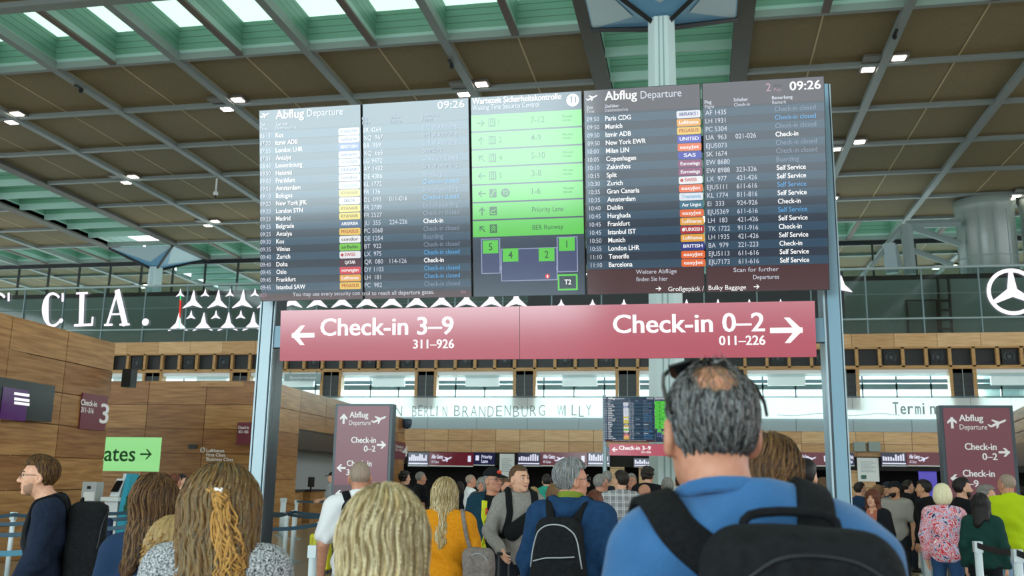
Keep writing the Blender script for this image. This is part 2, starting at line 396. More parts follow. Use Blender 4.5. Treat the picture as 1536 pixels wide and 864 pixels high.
# far glazing of the hall: black mullions, clear panes, roof carrying on beyond it
YG = 80.75
zg0, zg1 = zy(470, 100, YG), ZC-.1
gl = thing('window_1', None, None, (0, YG, zg0), kind='structure')
mu = MB(); mu.box((-85, YG-.12, zg1-.25), (45, YG+.12, zg1+.3), m_black)
X0 = atY(77, 420, YG)[0]; dX = atY(205, 420, YG)[0]-X0
dX = (atY(591/2.7875, 410, YG)[0]-atY(205/2.7875, 410, YG)[0])/3
xx = X0-12*dX*0-20*dX
xx = atY(205/2.7875, 410, YG)[0]-8*dX
while xx < 45:
    mu.box((xx-.07, YG-.1, zg0-6), (xx+.07, YG+.1, zg1), m_black); xx += dX
mu.build('window_frame', gl)
MB().box((-85, YG-.01, zg0-6), (45, YG+.01, zg1-.2), m_clear).build('pane', gl)
# gallery wall behind the balustrade
YW = 52.0
zt_g = zy(443, 250, 63)
g = MB(); g.box((-90, 63, 9.2), (50, 64, zt_g), m_gal); g.box((-90, 62.9, zt_g-.05), (50, 64.1, zt_g+.25), m_black)
d0 = atY(1362, 470, 63); d1 = atY(1404, 470, 63)
gw = struct(g, 'wall_gallery')
dr = thing('door_1', None, None, (d0[0], 63, 10), kind='structure')
q = MB(); zd = zy(452, 1380, 63)
q.box((d0[0], 62.92, 9.5), (d1[0], 62.97, zd), mat('gallery_door', '#6d7977', rough=0.6)); q.build('door_leaf', dr)
q = MB(); q.box((d0[0]-.12, 62.9, 9.5), (d0[0], 63, zd+.1), m_black); q.box((d1[0], 62.9, 9.5), (d1[0]+.12, 63, zd+.1), m_black); q.box((d0[0], 62.9, zd), (d1[0], 63, zd+.1), m_black); q.build('door_frame', dr)
q = MB(); a = atY(1408, 440, 62.6); b = atY(1424, 440, 62.6)
for i in range(7): q.box((a[0], 62.5, 9.5+i*.6), (b[0], 62.8, 9.5+i*.6+.1), m_black)
for s in (a[0], b[0]): q.box((s-.05, 62.5, 9.5), (s+.05, 62.8, zt_g), m_black)
tag(q.build('cable_ladder', origin=(a[0], 62.7, 9.5)), 'black vertical cable ladder on the grey gallery wall right of the door', 'cable ladder')
# two round ventilation towers behind the gallery at right, with a steel strut frame beside them
m_tank = mat('tower_cladding', '#8d9a95', rough=0.25, spec=0.6)
for i, (pl, pr) in enumerate(((1436, 1523), (1534, 1622))):
    Yt = 70.0; a, b = atY(pl, 350, Yt)[0], atY(pr, 350, Yt)[0]; c = (a+b)/2; r = (b-a)/2
    t = thing('ventilation_tower', ('pale round ventilation tower behind the gallery left of its twin', 'pale round ventilation tower at the right edge, cut by the picture border')[i], 'ventilation tower', (c, Yt, 0), 'ventilation towers')
    MB().lathe([(r, 5), (r, ZC-1.0), (r*1.03, ZC-.6), (r*1.08, ZC-.05), (.1, ZC)], m_tank, (c, Yt, 0), 48).build('drum', t, smooth=True)
    q = MB()
    for z in (13.5, 17.3): q.lathe([(r+.02, z), (r+.02, z+.06)], m_steelj, (c, Yt, 0), 48)
    for k in range(12):
        an = 2*pi*k/12; q.box((-.03, r-.05, 8), (.03, r+.02, ZC-1), m_steelj, ax=[[cos(an), sin(an), 0], [-sin(an), cos(an), 0], [0, 0, 1]], o=(c, Yt, 0))
    q.build('cladding_joint', t)
tr = thing('steel_frame', 'grey steel strut frame under the roof left of the round towers', 'steel frame', (atY(1362, 400, 69)[0], 69, 9))
def strut(ps, r, m=mat('strut_paint', '#8b9c9b', rough=.5)):
    MB().tube([atY(x, y, 69) for x, y in ps], r, m, 6).build('strut', tr)
strut([(1359, 337), (1366, 412)], .42); strut([(1331, 366), (1356, 338)], .22); strut([(1364, 340), (1440, 366)], .24); strut([(1366, 374), (1430, 398)], .2); strut([(1333, 366), (1338, 410)], .45, m_gusl); strut([(1340, 368), (1350, 404)], .25); strut([(1305, 402), (1330, 370)], .18); strut([(1359, 337), (1440, 335)], .3)
# back wall, upper part: timber band, niche grid, loudspeakers, louvre shutters
bw = thing('wall_back', None, None, (0, YW, 0), kind='structure')
XA, XB = -72.0, 46.0
zb1, zb0 = (zy(511.9, 300, YW)+zy(500.5, 1350, YW))/2, (zy(529.5, 300, YW)+zy(521.8, 1350, YW))/2
zn0 = (zy(557, 300, YW)+zy(550, 1350, YW))/2
zr = (zy(434, 0, YW)+zy(399.5, 1536, YW))/2; zl0 = (zy(495.7, 102, YW)+zy(476.8, 1536, YW))/2; zmid = (zy(464.4, 150, YW)+zy(440, 1384, YW))/2
zba, zbb, zgb = zy(597, 750, YW), zy(626, 750, YW), zy(644, 750, YW)
zs1, zs0 = zy(679, 750, YW), zy(698, 750, YW)
def tiles(mb, P0, P1, z0, z1, rows, colw, ms, th=.05, gap=.02, skip=None, seed=1):
    rg = random.Random(seed); P0 = np.array([*P0, 0.]); P1 = np.array([*P1, 0.]); L = np.linalg.norm(P1-P0); d = (P1-P0)/L; nrm = np.array([d[1], -d[0], 0])
    n = max(1, round(L/colw)); w = L/n; h = (z1-z0)/rows
    for i in range(n):
        for r in range(rows):
            if skip and skip((i+.5)*w, z0+(r+.5)*h): continue
            mb.box((i*w+gap/2, 0, z0+r*h+gap/2), ((i+1)*w-gap/2, th, z0+(r+1)*h-gap/2), rg.choice(ms), ax=[d, nrm, [0, 0, 1]], o=P0)
    return d, nrm, L
q = MB(); tiles(q, (XA, YW), (XB, YW), zb0, zb1, 1, 2.1, m_woodl); q.build('timber_band', bw)
q = MB(); q.box((XA, YW+.05, zb0), (XB, YW+.4, zb1), m_dark); q.box((XA, YW+.05, zb1-.05), (XB, YW+16.8, zb1), m_gband); q.build('gallery_floor', bw)  # floor slab extended out of view to block upward spill of the balcony daylight
# niche pitch
xs_sh = [(484, 507), (626, 650), (775, 800), (927, 955)]
XS = [np.mean([atY(a, 580, YW)[0], atY(b, 580, YW)[0]]) for a, b in xs_sh]
bay = (XS[-1]-XS[0])/3; pit = bay/5
q = MB(); nb = MB(); nback = YW+.25
x = XS[0]-pit*.5-pit*50
nposts = []
while x < XB:
    if x > XA: nposts.append(x)
    x += pit
for x in nposts: q.box((x-.08, YW-.04, zn0), (x+.08, YW+.2, zb0), m_frame)
q.box((XA, YW-.04, zn0-.1), (XB, YW+.2, zn0+.08), m_frame); q.box((XA, YW-.04, zb0-.08), (XB, YW+.2, zb0+.02), m_frame)
q.build('niche_frame', bw)
nb.box((XA, nback, zn0), (XB, nback+.1, zb0), m_black); nb.build('niche_back', bw)
m_spk = mat('speaker_black', '#0c0f10', rough=0.5); m_spkr = mat('speaker_ring', '#39434a', rough=0.4)
spk0 = None
zc = (zn0+zb0)/2
for i, x in enumerate(nposts[:-1]):
    if not (-52 < x < 20): continue
    if i % 5 not in (1, 3): continue
    c = x+pit/2
    if spk0 is None:
        spk0 = thing('loudspeaker', 'x', 'loudspeaker', (c, YW+.1, zn0+.08), 'loudspeakers in the timber niches')
        MB().box((c-pit*.3, YW+.1, zn0+.12), (c+pit*.3, YW+.24, zb0-.14), m_spk).build('cabinet', spk0)
        r = MB()
        t = np.linspace(0, 2*pi, 25); r.tube([(c+.24*cos(a), YW+.09, zc+.24*sin(a)) for a in t], .035, m_spkr, 6); r.build('cone_ring', spk0)
        r = MB(); r.prism([(c+.1*cos(a), YW+.07, zc+.1*sin(a)) for a in t[:-1]], (0, .03, 0), m_spkr); r.build('dust_cap', spk0); s = spk0; c0 = c
    else:
        s = copy_tree(spk0); s.location = (c, YW+.1, zn0+.08)
    s['label'] = 'round black loudspeaker set in a timber niche of the row under the gallery'
# E1 balcony: slab, soffit, shutters with timber posts, set-back windows
q = MB(); q.box((XA, YW+.1, zbb-.3), (XB, YW+16, zbb), m_gband); q.box((XA, YW+.1, zn0-.3), (XB, YW+1.6, zn0-.1), m_white); q.build('balcony_slab', bw)
m_louv = banded('louvre_black', '#23282b', '#0b0d0e', 0.16)
k = -8
while XS[0]+k*bay < XB-2:
    c = XS[0]+k*bay
    if c > XA+2:
        q = MB(); q.box((c-pit*.42, YW+.1, zba-.6), (c+pit*.42, YW+.2, zn0-.1), m_louv); q.build('louvre_shutter', bw)
        q = MB()
        for s in (-1, 1): q.box((c+s*pit*.5-.08, YW, zba-.6), (c+s*pit*.5+.08, YW+.5, zn0-.1), m_frame)
        q.box((c-.015, YW+.06, zba-.6), (c+.015, YW+.1, zn0-.1), m_gal)
        q.build('shutter_post', bw)
    k += 1
wn = thing('window_2', None, None, (0, YW+7, zbb), kind='structure')
q = MB(); YB = YW+7; hb = zb1-.1
for i in range(-40, 32):
    x = XS[0]+i*bay/3
    if XA < x < XB: q.box((x-.05, YB-.05, zbb), (x+.05, YB+.05, hb), m_post)
q.box((XA, YB-.06, zy(576, 700, YB)), (XB, YB+.06, zy(571, 700, YB)), m_gband); q.box((XA, YB-.05, zy(585, 700, YB)), (XB, YB+.05, zy(577.5, 700, YB)), m_gal)
q.box((XA, YB-.05, zbb+1.0), (XB, YB+.05, zbb+1.06), m_post)
q.build('window_frame', wn)
MB().box((XA, YB-.01, zbb), (XB, YB+.01, hb), m_clear).build('pane', wn)
# white hanging signboards over the balcony, one per bay
m_sgn = mat('signboard_white', '#f3f6f5', rough=0.4)
sgn0 = None
for k in range(-3, 8):
    if k == 5: continue
    c = XS[0]+(k+.5)*bay; 
    if sgn0 is None:
        sgn0 = thing('hanging_signboard', 'x', 'signboard', (c, YW+2, zn0-.65), 'white signboards over the balcony')
        MB().box((c-1.0, YW+1.9, zn0-.75), (c+1.0, YW+2.1, zn0-.22), m_sgn).build('panel', sgn0)
        q = MB()
        for s in (-.7, .7): q.box((c+s-.02, YW+1.98, zn0-.22), (c+s+.02, YW+2.02, zn0-.08), m_post)
        q.build('hanger', sgn0); s = sgn0
    else: s = copy_tree(sgn0); s.location = (c, YW+2, zn0-.65)
    s['label'] = 'blank white signboard hung under the balcony ceiling in a bay between black shutters'
# viewing-terrace sign
a, b = atY(426, 565, YW-.2), atY(480, 573, YW-.2)
q_ = [MB().box((x-.015, YW-.12, zy(561, 450, YW)), (x+.015, YW-.06, zn0), m_post) for x in (a[0]+.3, b[0]-.3)]
tsn = thing('terrace_sign', 'grey sign reading Besucherterrasse under the niche row left of the second post', 'sign', (a[0], YW-.2, b[2]))
for k_ in q_: k_.build('hanger', tsn)
MB().box((a[0], YW-.15, zy(572, 450, YW)), (b[0], YW-.05, zy(561, 450, YW)), mat('terrace_sign_grey', '#8fa3a4', rough=.5)).build('panel', tsn)
PB = Plane((0, YW-.16, 0), (1, 0, 0), (0, 0, 1))
q = MB(); PB.text(q, 'Besucherterrasse', PB.px(435, 568), .14, m_white, 0.0, width=(PB.px(474, 568)-PB.px(435, 568))[0], bold=.01); PB.text(q, 'Visitor Terrace', PB.px(436, 571.2), .08, m_white, 0); q.build('lettering', tsn)
# glass balustrade banner with the scrawled airport name
bn = thing('glass_banner', 'white translucent balustrade band with hand-drawn airport name letters along the balcony', 'banner', (0, YW-.15, zbb))
m_ban = milky('banner_film', '#fbfdfd', 0.62)
q = MB(); w = bay/3; x = XA
while x < XB-w: q.box((x+.01, YW-.18, zbb), (x+w-.01, YW-.15, zba), m_ban); x += w
q.build('glass_panel', bn)
MB().tube([(XA, YW-.16, zba+.05), (XB, YW-.16, zba+.05)], .04, m_post, 6).build('handrail', bn)
PN = Plane((0, YW-.19, 0), (1, 0, 0), (0, 0, 1)); m_ink = mat('banner_ink', '#8b9496', rough=.7)
q = MB()
for tx, xa, xb in (('N', 592, 607), ('BERLIN', 618, 673), ('BRANDENBURG', 681, 821), ('WILLY', 836, 890)):
    pa, pb_ = PN.px(xa, 624.5), PN.px(xb, 624.5); n = len(tx); sp = (pb_[0]-pa[0])/n
    for i, ch in enumerate(tx):
        PN.text(q, ch, (pa[0]+i*sp, pa[1]+random.uniform(-.03, .05)), .62, m_ink, 0, width=sp*(1.0 if ch == 'W' else .72) if ch not in 'I' else None, bold=-.012)
    q.build('scrawled_word', bn); q = MB()
pa, pb_ = PN.px(1340, 621), PN.px(1418, 621); sp = (pb_[0]-pa[0])/7
for i, ch in enumerate('Termina'): PN.text(q, ch, (pa[0]+i*sp, pa[1]), .62, m_ink, 0, width=sp*.75 if ch not in 'i' else None, bold=.012)
q.build('scrawled_word', bn); q = MB()
def wob(x0, x1, y, amp):
    return [PN.px(x0+(x1-x0)*i/24, y+amp*sin(i*.55)) for i in range(25)]
PN.stroke(q, wob(1165, 1350, 622, 1.6), .03, m_ink, 0)
q.build('scrawled_line', bn)
# lower back wall: grey band, oak panels, piers, dark counter hall
q = MB(); x = XA
while x < XB: q.box((x+.01, YW-.05, zgb), (x+bay/2-.01, YW+.3, zbb), m_gband); x += bay/2
q.build('grey_band', bw)
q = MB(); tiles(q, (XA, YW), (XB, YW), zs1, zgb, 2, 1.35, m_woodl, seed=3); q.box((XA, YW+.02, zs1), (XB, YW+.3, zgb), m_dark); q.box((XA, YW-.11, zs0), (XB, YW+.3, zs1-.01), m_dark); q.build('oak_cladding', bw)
q = MB()
for a, b in ((757, 777), (915, 937), (958, 1003), (1272, 1312), (1150, 1168), (1060, 1085)):
    xa, xb = atY(a, 700, YW)[0], atY(b, 700, YW)[0]
    tiles(q, (xa, YW), (xb, YW), 0, zs1, 4, 1.3, m_woodl, th=.1, seed=a)
q.build('pier_cladding', bw)
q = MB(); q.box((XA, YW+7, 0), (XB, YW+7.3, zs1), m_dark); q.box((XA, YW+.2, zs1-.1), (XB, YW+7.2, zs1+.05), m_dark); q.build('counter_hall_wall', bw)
# white round-pillar sheath under the far board
a, b = atY(985, 700, YW-1), atY(1003, 700, YW-1)
# LED balustrade
lb = thing('led_balustrade', 'long gallery balustrade with glowing white letters and star marks on its glass', 'led balustrade', (0, YW, zb1))
YR = YW-.1
MB().tube([(XA, YR, zr), (XB, YR, zr)], .07, m_rail, 8).build('top_rail', lb)
q = MB(); q.tube([(XA, YR, zl0), (XB, YR, zl0)], .05, m_rail, 6); q.build('bottom_rail', lb)
q = MB(); q.tube([(XA, YR+.05, zmid), (XB, YR+.05, zmid)], .018, m_post, 6); q.build('middle_rail', lb)
q = MB(); dp = (atY(1470, 440, YR)[0]-atY(1299, 440, YR)[0])/2; x = atY(1299, 440, YR)[0]-dp*24
while x < XB:
    q = MB(); q.box((x-.035, YR, zb1), (x+.035, YR+.08, zr), m_post); q.build('baluster', lb); x += dp
MB().box((XA, YR+.1, zb1), (XB, YR+.12, zr-.05), glass('balustrade_glass', '#cfdcda', 0.05)).build('pane', lb)
a, b = atY(792, 440, YR)[0], atY(1266, 440, YR)[0]
MB().box((a, YR+.02, zl0), (b, YR+.07, zr-.1), mat('led_module_off', '#1b2224', rough=.5)).build('led_module', lb)
m_led = lamp_mat('led_white', '#fbf0ff', 1.6); m_ledr = lamp_mat('led_red', '#ff3a30', 1.0); m_ledg = lamp_mat('led_green', '#48ff9a', 1.0)
PL = Plane((0, YR-.02, 0), (1, 0, 0), (0, 0, 1)); q = MB()
def P2(x, y): return PL.px(x, y)
def serifC(x0, x1, y0, y1):
    cx, cy, rx, ry = (x0+x1)/2, (y0+y1)/2, (x1-x0)/2, (y1-y0)/2
    tt = np.radians(np.linspace(48, 312, 34)); n = len(tt)
    o = [P2(cx+rx*cos(t), cy-ry*sin(t)) for t in tt]; wi = [.82-.42*abs(cos(t))*(1 if cos(t) < 0 else .0) for t in tt]
    i_ = [P2(cx+rx*(w if cos(t) < 0 else .82)*cos(t)+.0, cy-ry*.86*sin(t)) for t, w in zip(tt, wi)]
    for j in range(n-1): PL.quad(q, [o[j], o[j+1], i_[j+1], i_[j]], m_led, 0)
    PL.stroke(q, [P2(x1-1, y0+2), P2(x1-1, y0+13)], .13, m_led, .002)
    PL.disc(q, P2(x1-3.5, y1-9.5), .14, m_led, .002)
serifC(-22, 14, 438, 491); q.build('led_letter', lb); q = MB(); serifC(63, 95, 438.5, 490.5); q.build('led_letter', lb); q = MB()
def bar(ps, wd): PL.stroke(q, [P2(*p) for p in ps], wd, m_led, .001)
bar([(123, 441), (121.5, 487)], .32); bar([(115, 440), (131, 439.5)], .12); bar([(112, 488), (137.5, 487)], .14); bar([(138, 487.5), (139, 476)], .12)
q.build('led_letter', lb); q = MB(); bar([(176, 437), (161, 486)], .15); bar([(176, 437), (187.5, 486)], .34); bar([(167, 471.5), (183, 471)], .1); bar([(157, 487.5), (168, 487)], .12); bar([(180, 487), (193.5, 486.5)], .12)
q.build('led_letter', lb); q = MB(); PL.disc(q, P2(218, 483), .22, m_led, .001); q.build('led_full_stop', lb)
def tristar(mb, c, R, r0, m, lift, tw=.16):
    pts = []
    for k3 in range(3):
        a = pi/2+2*pi*k3/3; d = np.array([cos(a), sin(a)]); s = np.array([-d[1], d[0]])
        pts += [c+d*R-s*tw*.35*R*.3*-1*-1, c+d*R+s*tw*.35*R*.3]
        a2 = a+pi/3; pts.append(c+np.array([cos(a2), sin(a2)])*r0)
    PL.quad(mb, [pts[i] for i in range(9)], m, lift)
q = MB(); px_m = (P2(305, 470)-P2(304, 470))[0]
for i in range(-0, 16):
    x = 289.3+37.3*i; y = 447-.35*i*.5
    for (ox, oy, R) in ((0, 6, 17), (-19, -6, 7.5), (-22, 40, 17), (-3, 27, 8)):
        if x+ox > 790: continue
        q = MB(); tristar(q, P2(x+ox, y+oy)*1.0, R*px_m, R*px_m*.26, m_led, .001); q.build('star_mark', lb)
for sx_, sy_, sr in [(842+47*i, 456, 6) for i in range(8)]+[(1262, 430, 14)]:
    q = MB(); tristar(q, P2(sx_, sy_), sr*px_m, sr*.32*px_m, m_led, .051); q.build('star_mark', lb)
q = MB(); c = P2(1518.5, 437.5); pr = (P2(1519.5, 437)-P2(1518.5, 437))[0]
PL.ring(q, c, 35.5*pr, 6*pr, m_led, .001, 60)
pts = []
for k3 in range(3):
    a = pi/2+2*pi*k3/3; d = np.array([cos(a), sin(a)]); s = np.array([-d[1], d[0]]); a2 = a+pi/3
    pts += [c+d*33*pr-s*3*pr, c+d*33*pr+s*3*pr, c+np.array([cos(a2), sin(a2)])*8.5*pr]
PL.quad(q, pts, m_led, .003); q.build('ring_star', lb)
q = MB(); PL.stroke(q, [P2(271, 441), P2(270.6, 450)], .07, m_ledg, .002); PL.stroke(q, [P2(270.6, 450), P2(269.5, 476)], .09, m_ledr, .002); PL.stroke(q, [P2(269.4, 478), P2(268.8, 493)], .06, m_ledg, .002); q.build('pixel_bar', lb)
# ------------------------------------------------------------------ departure information stand
XC, YBOT, ZBOT, TILT, BW, BH = -1.126, 6.351, 2.881, 0.173, 4.0, 1.409
stand = thing('departure_information_stand', 'large departure board on two steel posts with green waiting-time screen and pink check-in sign', 'information stand', (XC, 6.6, 0), 'departure boards')
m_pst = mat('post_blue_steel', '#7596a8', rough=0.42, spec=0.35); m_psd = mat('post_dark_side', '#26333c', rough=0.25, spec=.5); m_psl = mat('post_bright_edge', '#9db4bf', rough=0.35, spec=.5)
m_back = mat('display_housing', '#10161b', rough=0.5)
PD = Plane((XC-BW/2, YBOT, ZBOT), (1, 0, 0), (0, -sin(TILT), cos(TILT)))
def post(px_l, px_r, y, depth, ztop, side):
    """px_l..px_r = front face at picture row y"""
    Yf = 6.5; x0, x1 = atY(px_l, y, Yf)[0], atY(px_r, y, Yf)[0]; w = x1-x0
    p = MB()
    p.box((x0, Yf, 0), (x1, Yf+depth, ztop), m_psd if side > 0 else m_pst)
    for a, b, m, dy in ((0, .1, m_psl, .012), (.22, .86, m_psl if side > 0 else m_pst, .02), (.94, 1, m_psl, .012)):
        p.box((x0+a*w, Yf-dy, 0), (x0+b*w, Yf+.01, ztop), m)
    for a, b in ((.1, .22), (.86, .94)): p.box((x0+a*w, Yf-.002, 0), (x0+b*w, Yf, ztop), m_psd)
    p.box((x0, Yf+depth*.3, 0), (x1, Yf+depth*.34, ztop-.01), m_black)
    o = p.build('support_post', stand)
    MB().box((x0-.12, Yf-.1, 0), (x1+.12, Yf+depth+.1, .015), m_pst).build('base_plate', o)
    return x0, x1
zt = atY(1243, 127, 6.5)[2]
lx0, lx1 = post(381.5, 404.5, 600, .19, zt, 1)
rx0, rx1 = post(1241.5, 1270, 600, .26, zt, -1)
q = MB()
for z in (2.66, 3.2, 4.0): q.box((lx1, 6.52, z-.05), (rx0, 6.6, z+.05), m_back)
q.build('cross_rail', stand)
bgs = dict(
    navy=emis('screen_navy', '#13263c', 1.0), row=emis('screen_row', '#1f425a', 1.0), maroon=emis('screen_maroon', '#3e1420', 1.0),
    head=emis('screen_head', '#3a2f3a', 1.0), white=emis('screen_white', '#ffffff', 1.0), grey=emis('screen_grey_text', '#7d8aa0', 1.0), cyan=emis('screen_blue_text', '#4ea3e0', 1.0),
    pale=emis('screen_pale', '#c9cfdc', 1.0), pinkish=emis('screen_pinkish', '#a08090', 1.0), green=emis('screen_green', '#5cd448', 0.85), gtext=emis('screen_green_text', '#1d5a2c', 1.0),
    slate=emis('screen_slate', '#1d3048', 1.0), map=emis('screen_map', '#33406a', 1.0), mapl=emis('screen_map_line', '#8d97b8', 1.0), red=emis('screen_red', '#e03030', 1.0), dimhead=emis('screen_header_blue', '#26374c', 1.0))
def tagm(c): return emis('tag_'+c.strip('#'), c, .85)
PXE = {'la': (387.3, 540.0), 'lb': (541.5, 704.0), 'mid': (706.0, 874.5), 'ra': (876.5, 1051.0), 'rb': (1053.0, 1238.5)}
scr = {}
names = {'la': 'left departure screen listing flights 06:15 to 09:45', 'lb': 'left departure screen with flight numbers and remarks', 'mid': 'green security waiting-time screen', 'ra': 'right departure screen listing flights 09:50 to 11:10', 'rb': 'right departure screen with counters and remarks'}
S0 = {}
for i, k in enumerate(('la', 'lb', 'mid', 'ra', 'rb')):
    s0, s1 = i*BW/5+.006, (i+1)*BW/5-.006; S0[k] = (s0, s1)
    q = MB()
    ax = [PD.u, -PD.n, PD.w]
    q.box((s0, 0.004, .004), (s1, .07, BH-.004), m_back, ax=ax, o=PD.p)
    PD.rect(q, s0, 0, s1, BH, m_back, .0)
    PD.rect(q, s0+.004, .004, s1-.004, BH-.004, bgs['navy'] if k != 'mid' else bgs['slate'], .001)
    if k != 'mid':
        top = .885 if k[0] == 'r' else .89
        PD.rect(q, s0+.004, BH*top, s1-.004, BH-.004, bgs['head'] if k[0] == 'r' else bgs['dimhead'], .0015)
        PD.rect(q, s0+.004, .004, s1-.004, BH*(.122 if k[0] == 'r' else .036), bgs['maroon'], .0015)
    o = q.build('display_screen', stand, label=names[k]); scr[k] = o
def rowpos(k, a, b, n):
    """plane rows from first and last baseline pixels"""
    A, B = PD.px(*a), PD.px(*b); return [A+(B-A)*i/(n-1) for i in range(n)]
LT = .0045
def W_(pxs): return PD.px(*pxs)
RA = "09:50 Paris CDG|09:50 Munich|09:50 Izmir ADB|09:50 New York EWR|10:00 Milan LIN|10:05 Copenhagen|10:10 Zakinthos|10:15 Split|10:30 Zurich|10:35 Gran Canaria|10:35 Amsterdam|10:40 Dublin|10:45 Hurghada|10:45 Frankfurt|10:45 Istanbul IST|10:50 Munich|10:55 London LHR|11:10 Tenerife|11:10 Barcelona".split('|')
RB = "AF 1435||c|LH 1931||b|PC 5304||c|UA  963|021-026|i|EJU5073||c|SK 1674||c|EW 8680||o|EW 8988|323-326|s|LX  977|421-426|s|EJU5111|611-616|t|KL 1774|811-816|s|EI  333|924-926|i|EJU5369|611-616|t|LH  183|421-426|s|TK 1722|911-916|i|LH 1935|421-426|s|BA  979|221-223|i|EJU5113|611-616|s|EJU7173|611-616|s".split('|')
REM = {'c': ('Check-in closed', 'grey'), 'b': ('Check-in closed', 'cyan'), 'i': ('Check-in', 'white'), 'o': ('Boarding', 'grey'), 's': ('Self Service', 'white'), 't': ('Self Service', 'cyan'), 'e': ('End of boarding', 'grey')}
TAGR = [('#e8eaf2', 'AIRFRANCE /', '#2b3a8a'), ('#f0a93c', 'Lufthansa', '#ffffff'), ('#f2c84a', 'PEGASUS', '#b03020'), ('#3a3fc0', 'UNITED', '#ffffff'), ('#f26a2a', 'easyJet', '#ffffff'), ('#2a2fb0', 'SAS', '#ffffff'), ('#8a2a6a', 'Eurowings', '#ffffff'), ('#8a2a6a', 'Eurowings', '#ffffff'), ('#f2f2f4', 'SWISS', '#c02030'), ('#f26a2a', 'easyJet', '#ffffff'), ('#e6ebf5', 'Transavia', '#5ab0e0'), ('#1c6a88', 'Aer Lingus', '#ffffff'), ('#f26a2a', 'easyJet', '#ffffff'), ('#f0a93c', 'Lufthansa', '#ffffff'), ('#b8202c', 'TURKISH', '#ffffff'), ('#f0a93c', 'Lufthansa', '#ffffff'), ('#1f2f8c', 'BRITISH', '#ffffff'), ('#f26a2a', 'easyJet', '#ffffff'), ('#f26a2a', 'easyJet', '#ffffff')]
LA = "06:15 Kos|07:20 Izmir ADB|07:55 London LHR|07:55 Antalya|08:40 Luxembourg|08:50 Helsinki|09:00 Frankfurt|09:05 Amsterdam|09:10 Bologna|09:20 New York JFK|09:20 London STN|09:25 Madrid|09:25 Belgrade|09:25 Antalya|09:30 Kos|09:35 Vilnius|09:40 Zurich|09:40 Doha|09:45 Oslo|09:45 Frankfurt|09:45 Istanbul SAW".split('|')
LB = "SR 4264||e|XQ  967||e|BA  959||e|XQ  665||o|LG 9472||c|AY 1432||e|DE 4086||o|KL 1772||b|FR  136||e|DL  093|011-016|b|FR 2789||e|FR 2527||c|JU  355|224-226|i|PC 5068||c|DE 1254||o|BT  922||c|LX  975||b|QR  080|114-126|i|DY 1103||b|LH  181||b|PC  982||c".split('|')
TAGL = [('#eceef4', 'SUNDAIR', '#5a6a9a'), ('#eceef4', 'SunExpress', '#4a5a9a'), ('#3a58b0', 'BRITISH', '#ffffff'), ('#eceef4', 'SunExpress', '#4a5a9a'), ('#eceef4', 'LUXAIR', '#6a7a9a'), ('#eceef4', 'FINNAIR', '#4a5a9a'), ('#eceef4', 'condor', '#505a70'), ('#eceef4', 'Transavia', '#8ab0d0'), ('#f2dc5a', 'RYANAIR', '#8a7a20'), ('#f2f2f6', 'DELTA', '#404a80'), ('#f2dc5a', 'RYANAIR', '#8a7a20'), ('#f2dc5a', 'RYANAIR', '#8a7a20'), ('#1c4a80', 'AIRSERBIA', '#ffffff'), ('#f2c84a', 'PEGASUS', '#b03020'), ('#f4f4f4', 'condor', '#404050'), ('#7ad03a', 'airBaltic', '#1a4a20'), ('#f2f2f4', 'SWISS', '#c02030'), ('#4a1530', 'QATAR', '#ffffff'), ('#e03a4a', 'norwegian', '#ffffff'), ('#f0a93c', 'Lufthansa', '#ffffff'), ('#f2c84a', 'PEGASUS', '#b03020')]
def board(ka, kb, rows, nums, tags, ta, tb, da, db, fa, fb, ca, cb, ra, rb, ga, gb, tagc, th):
    qa, qb = MB(), MB(); n = len(rows)
    T, D, Fl, Ck, Rm, G = (rowpos(0, a, b, n) for a, b in ((ta, tb), (da, db), (fa, fb), (ca, cb), (ra, rb), tagc))
    pitch = (T[0]-T[-1])[1]/(n-1); cap = pitch*.58
    gw = (PD.px(*gb)-PD.px(*ga))[0]
    for i in range(n):
        if i % 2 == 0:
            PD.rect(qa, S0[ka][0]+.004, T[i][1]-pitch*.24, S0[ka][1]-.004, T[i][1]+pitch*.76, bgs['row'], .002)
            PD.rect(qb, S0[kb][0]+.004, T[i][1]-pitch*.24, S0[kb][1]-.004, T[i][1]+pitch*.76, bgs['row'], .002)
        PD.text(qa, rows[i][:5], T[i], cap*.95, bgs['pale'], LT)
        PD.text(qa, rows[i][6:], (D[i][0], T[i][1]), cap, bgs['white'], LT, bold=.012)
        num, ck, r = nums[3*i:3*i+3]
        PD.text(qb, num, (Fl[i][0], T[i][1]), cap, bgs['pale'], LT)
        if ck: PD.text(qb, ck, (Ck[i][0], T[i][1]), cap, bgs['pale'], LT)
        tx, cl = REM[r]; PD.text(qb, tx, (Rm[i][0], T[i][1]), cap, bgs[cl], LT, bold=.012 if cl == 'white' else 0)
        c, nm, tc = tags[i]; g = MB(); y0 = T[i][1]-pitch*.2; y1 = y0+pitch*.9; x0 = G[i][0]; x1 = x0+gw; e = pitch*.12
        PD.quad(g, [(x0+e, y0), (x1-e, y0), (x1, y0+e), (x1, y1-e), (x1-e, y1), (x0+e, y1), (x0, y1-e), (x0, y0+e)], tagm(c), .003)
        PD.text(g, nm, ((x0+x1)/2, y0+pitch*.28), cap*.72, tagm(tc), LT, align='c', width=gw*(.8 if len(nm) > 5 else .5), bold=.03)
        if nm in ('SWISS', 'TURKISH'): PD.disc(g, (x0+gw*.13, (y0+y1)/2), pitch*.2, tagm(tc), LT, 12)
        g.build('airline_tag', scr[ka])
    return qa, qb
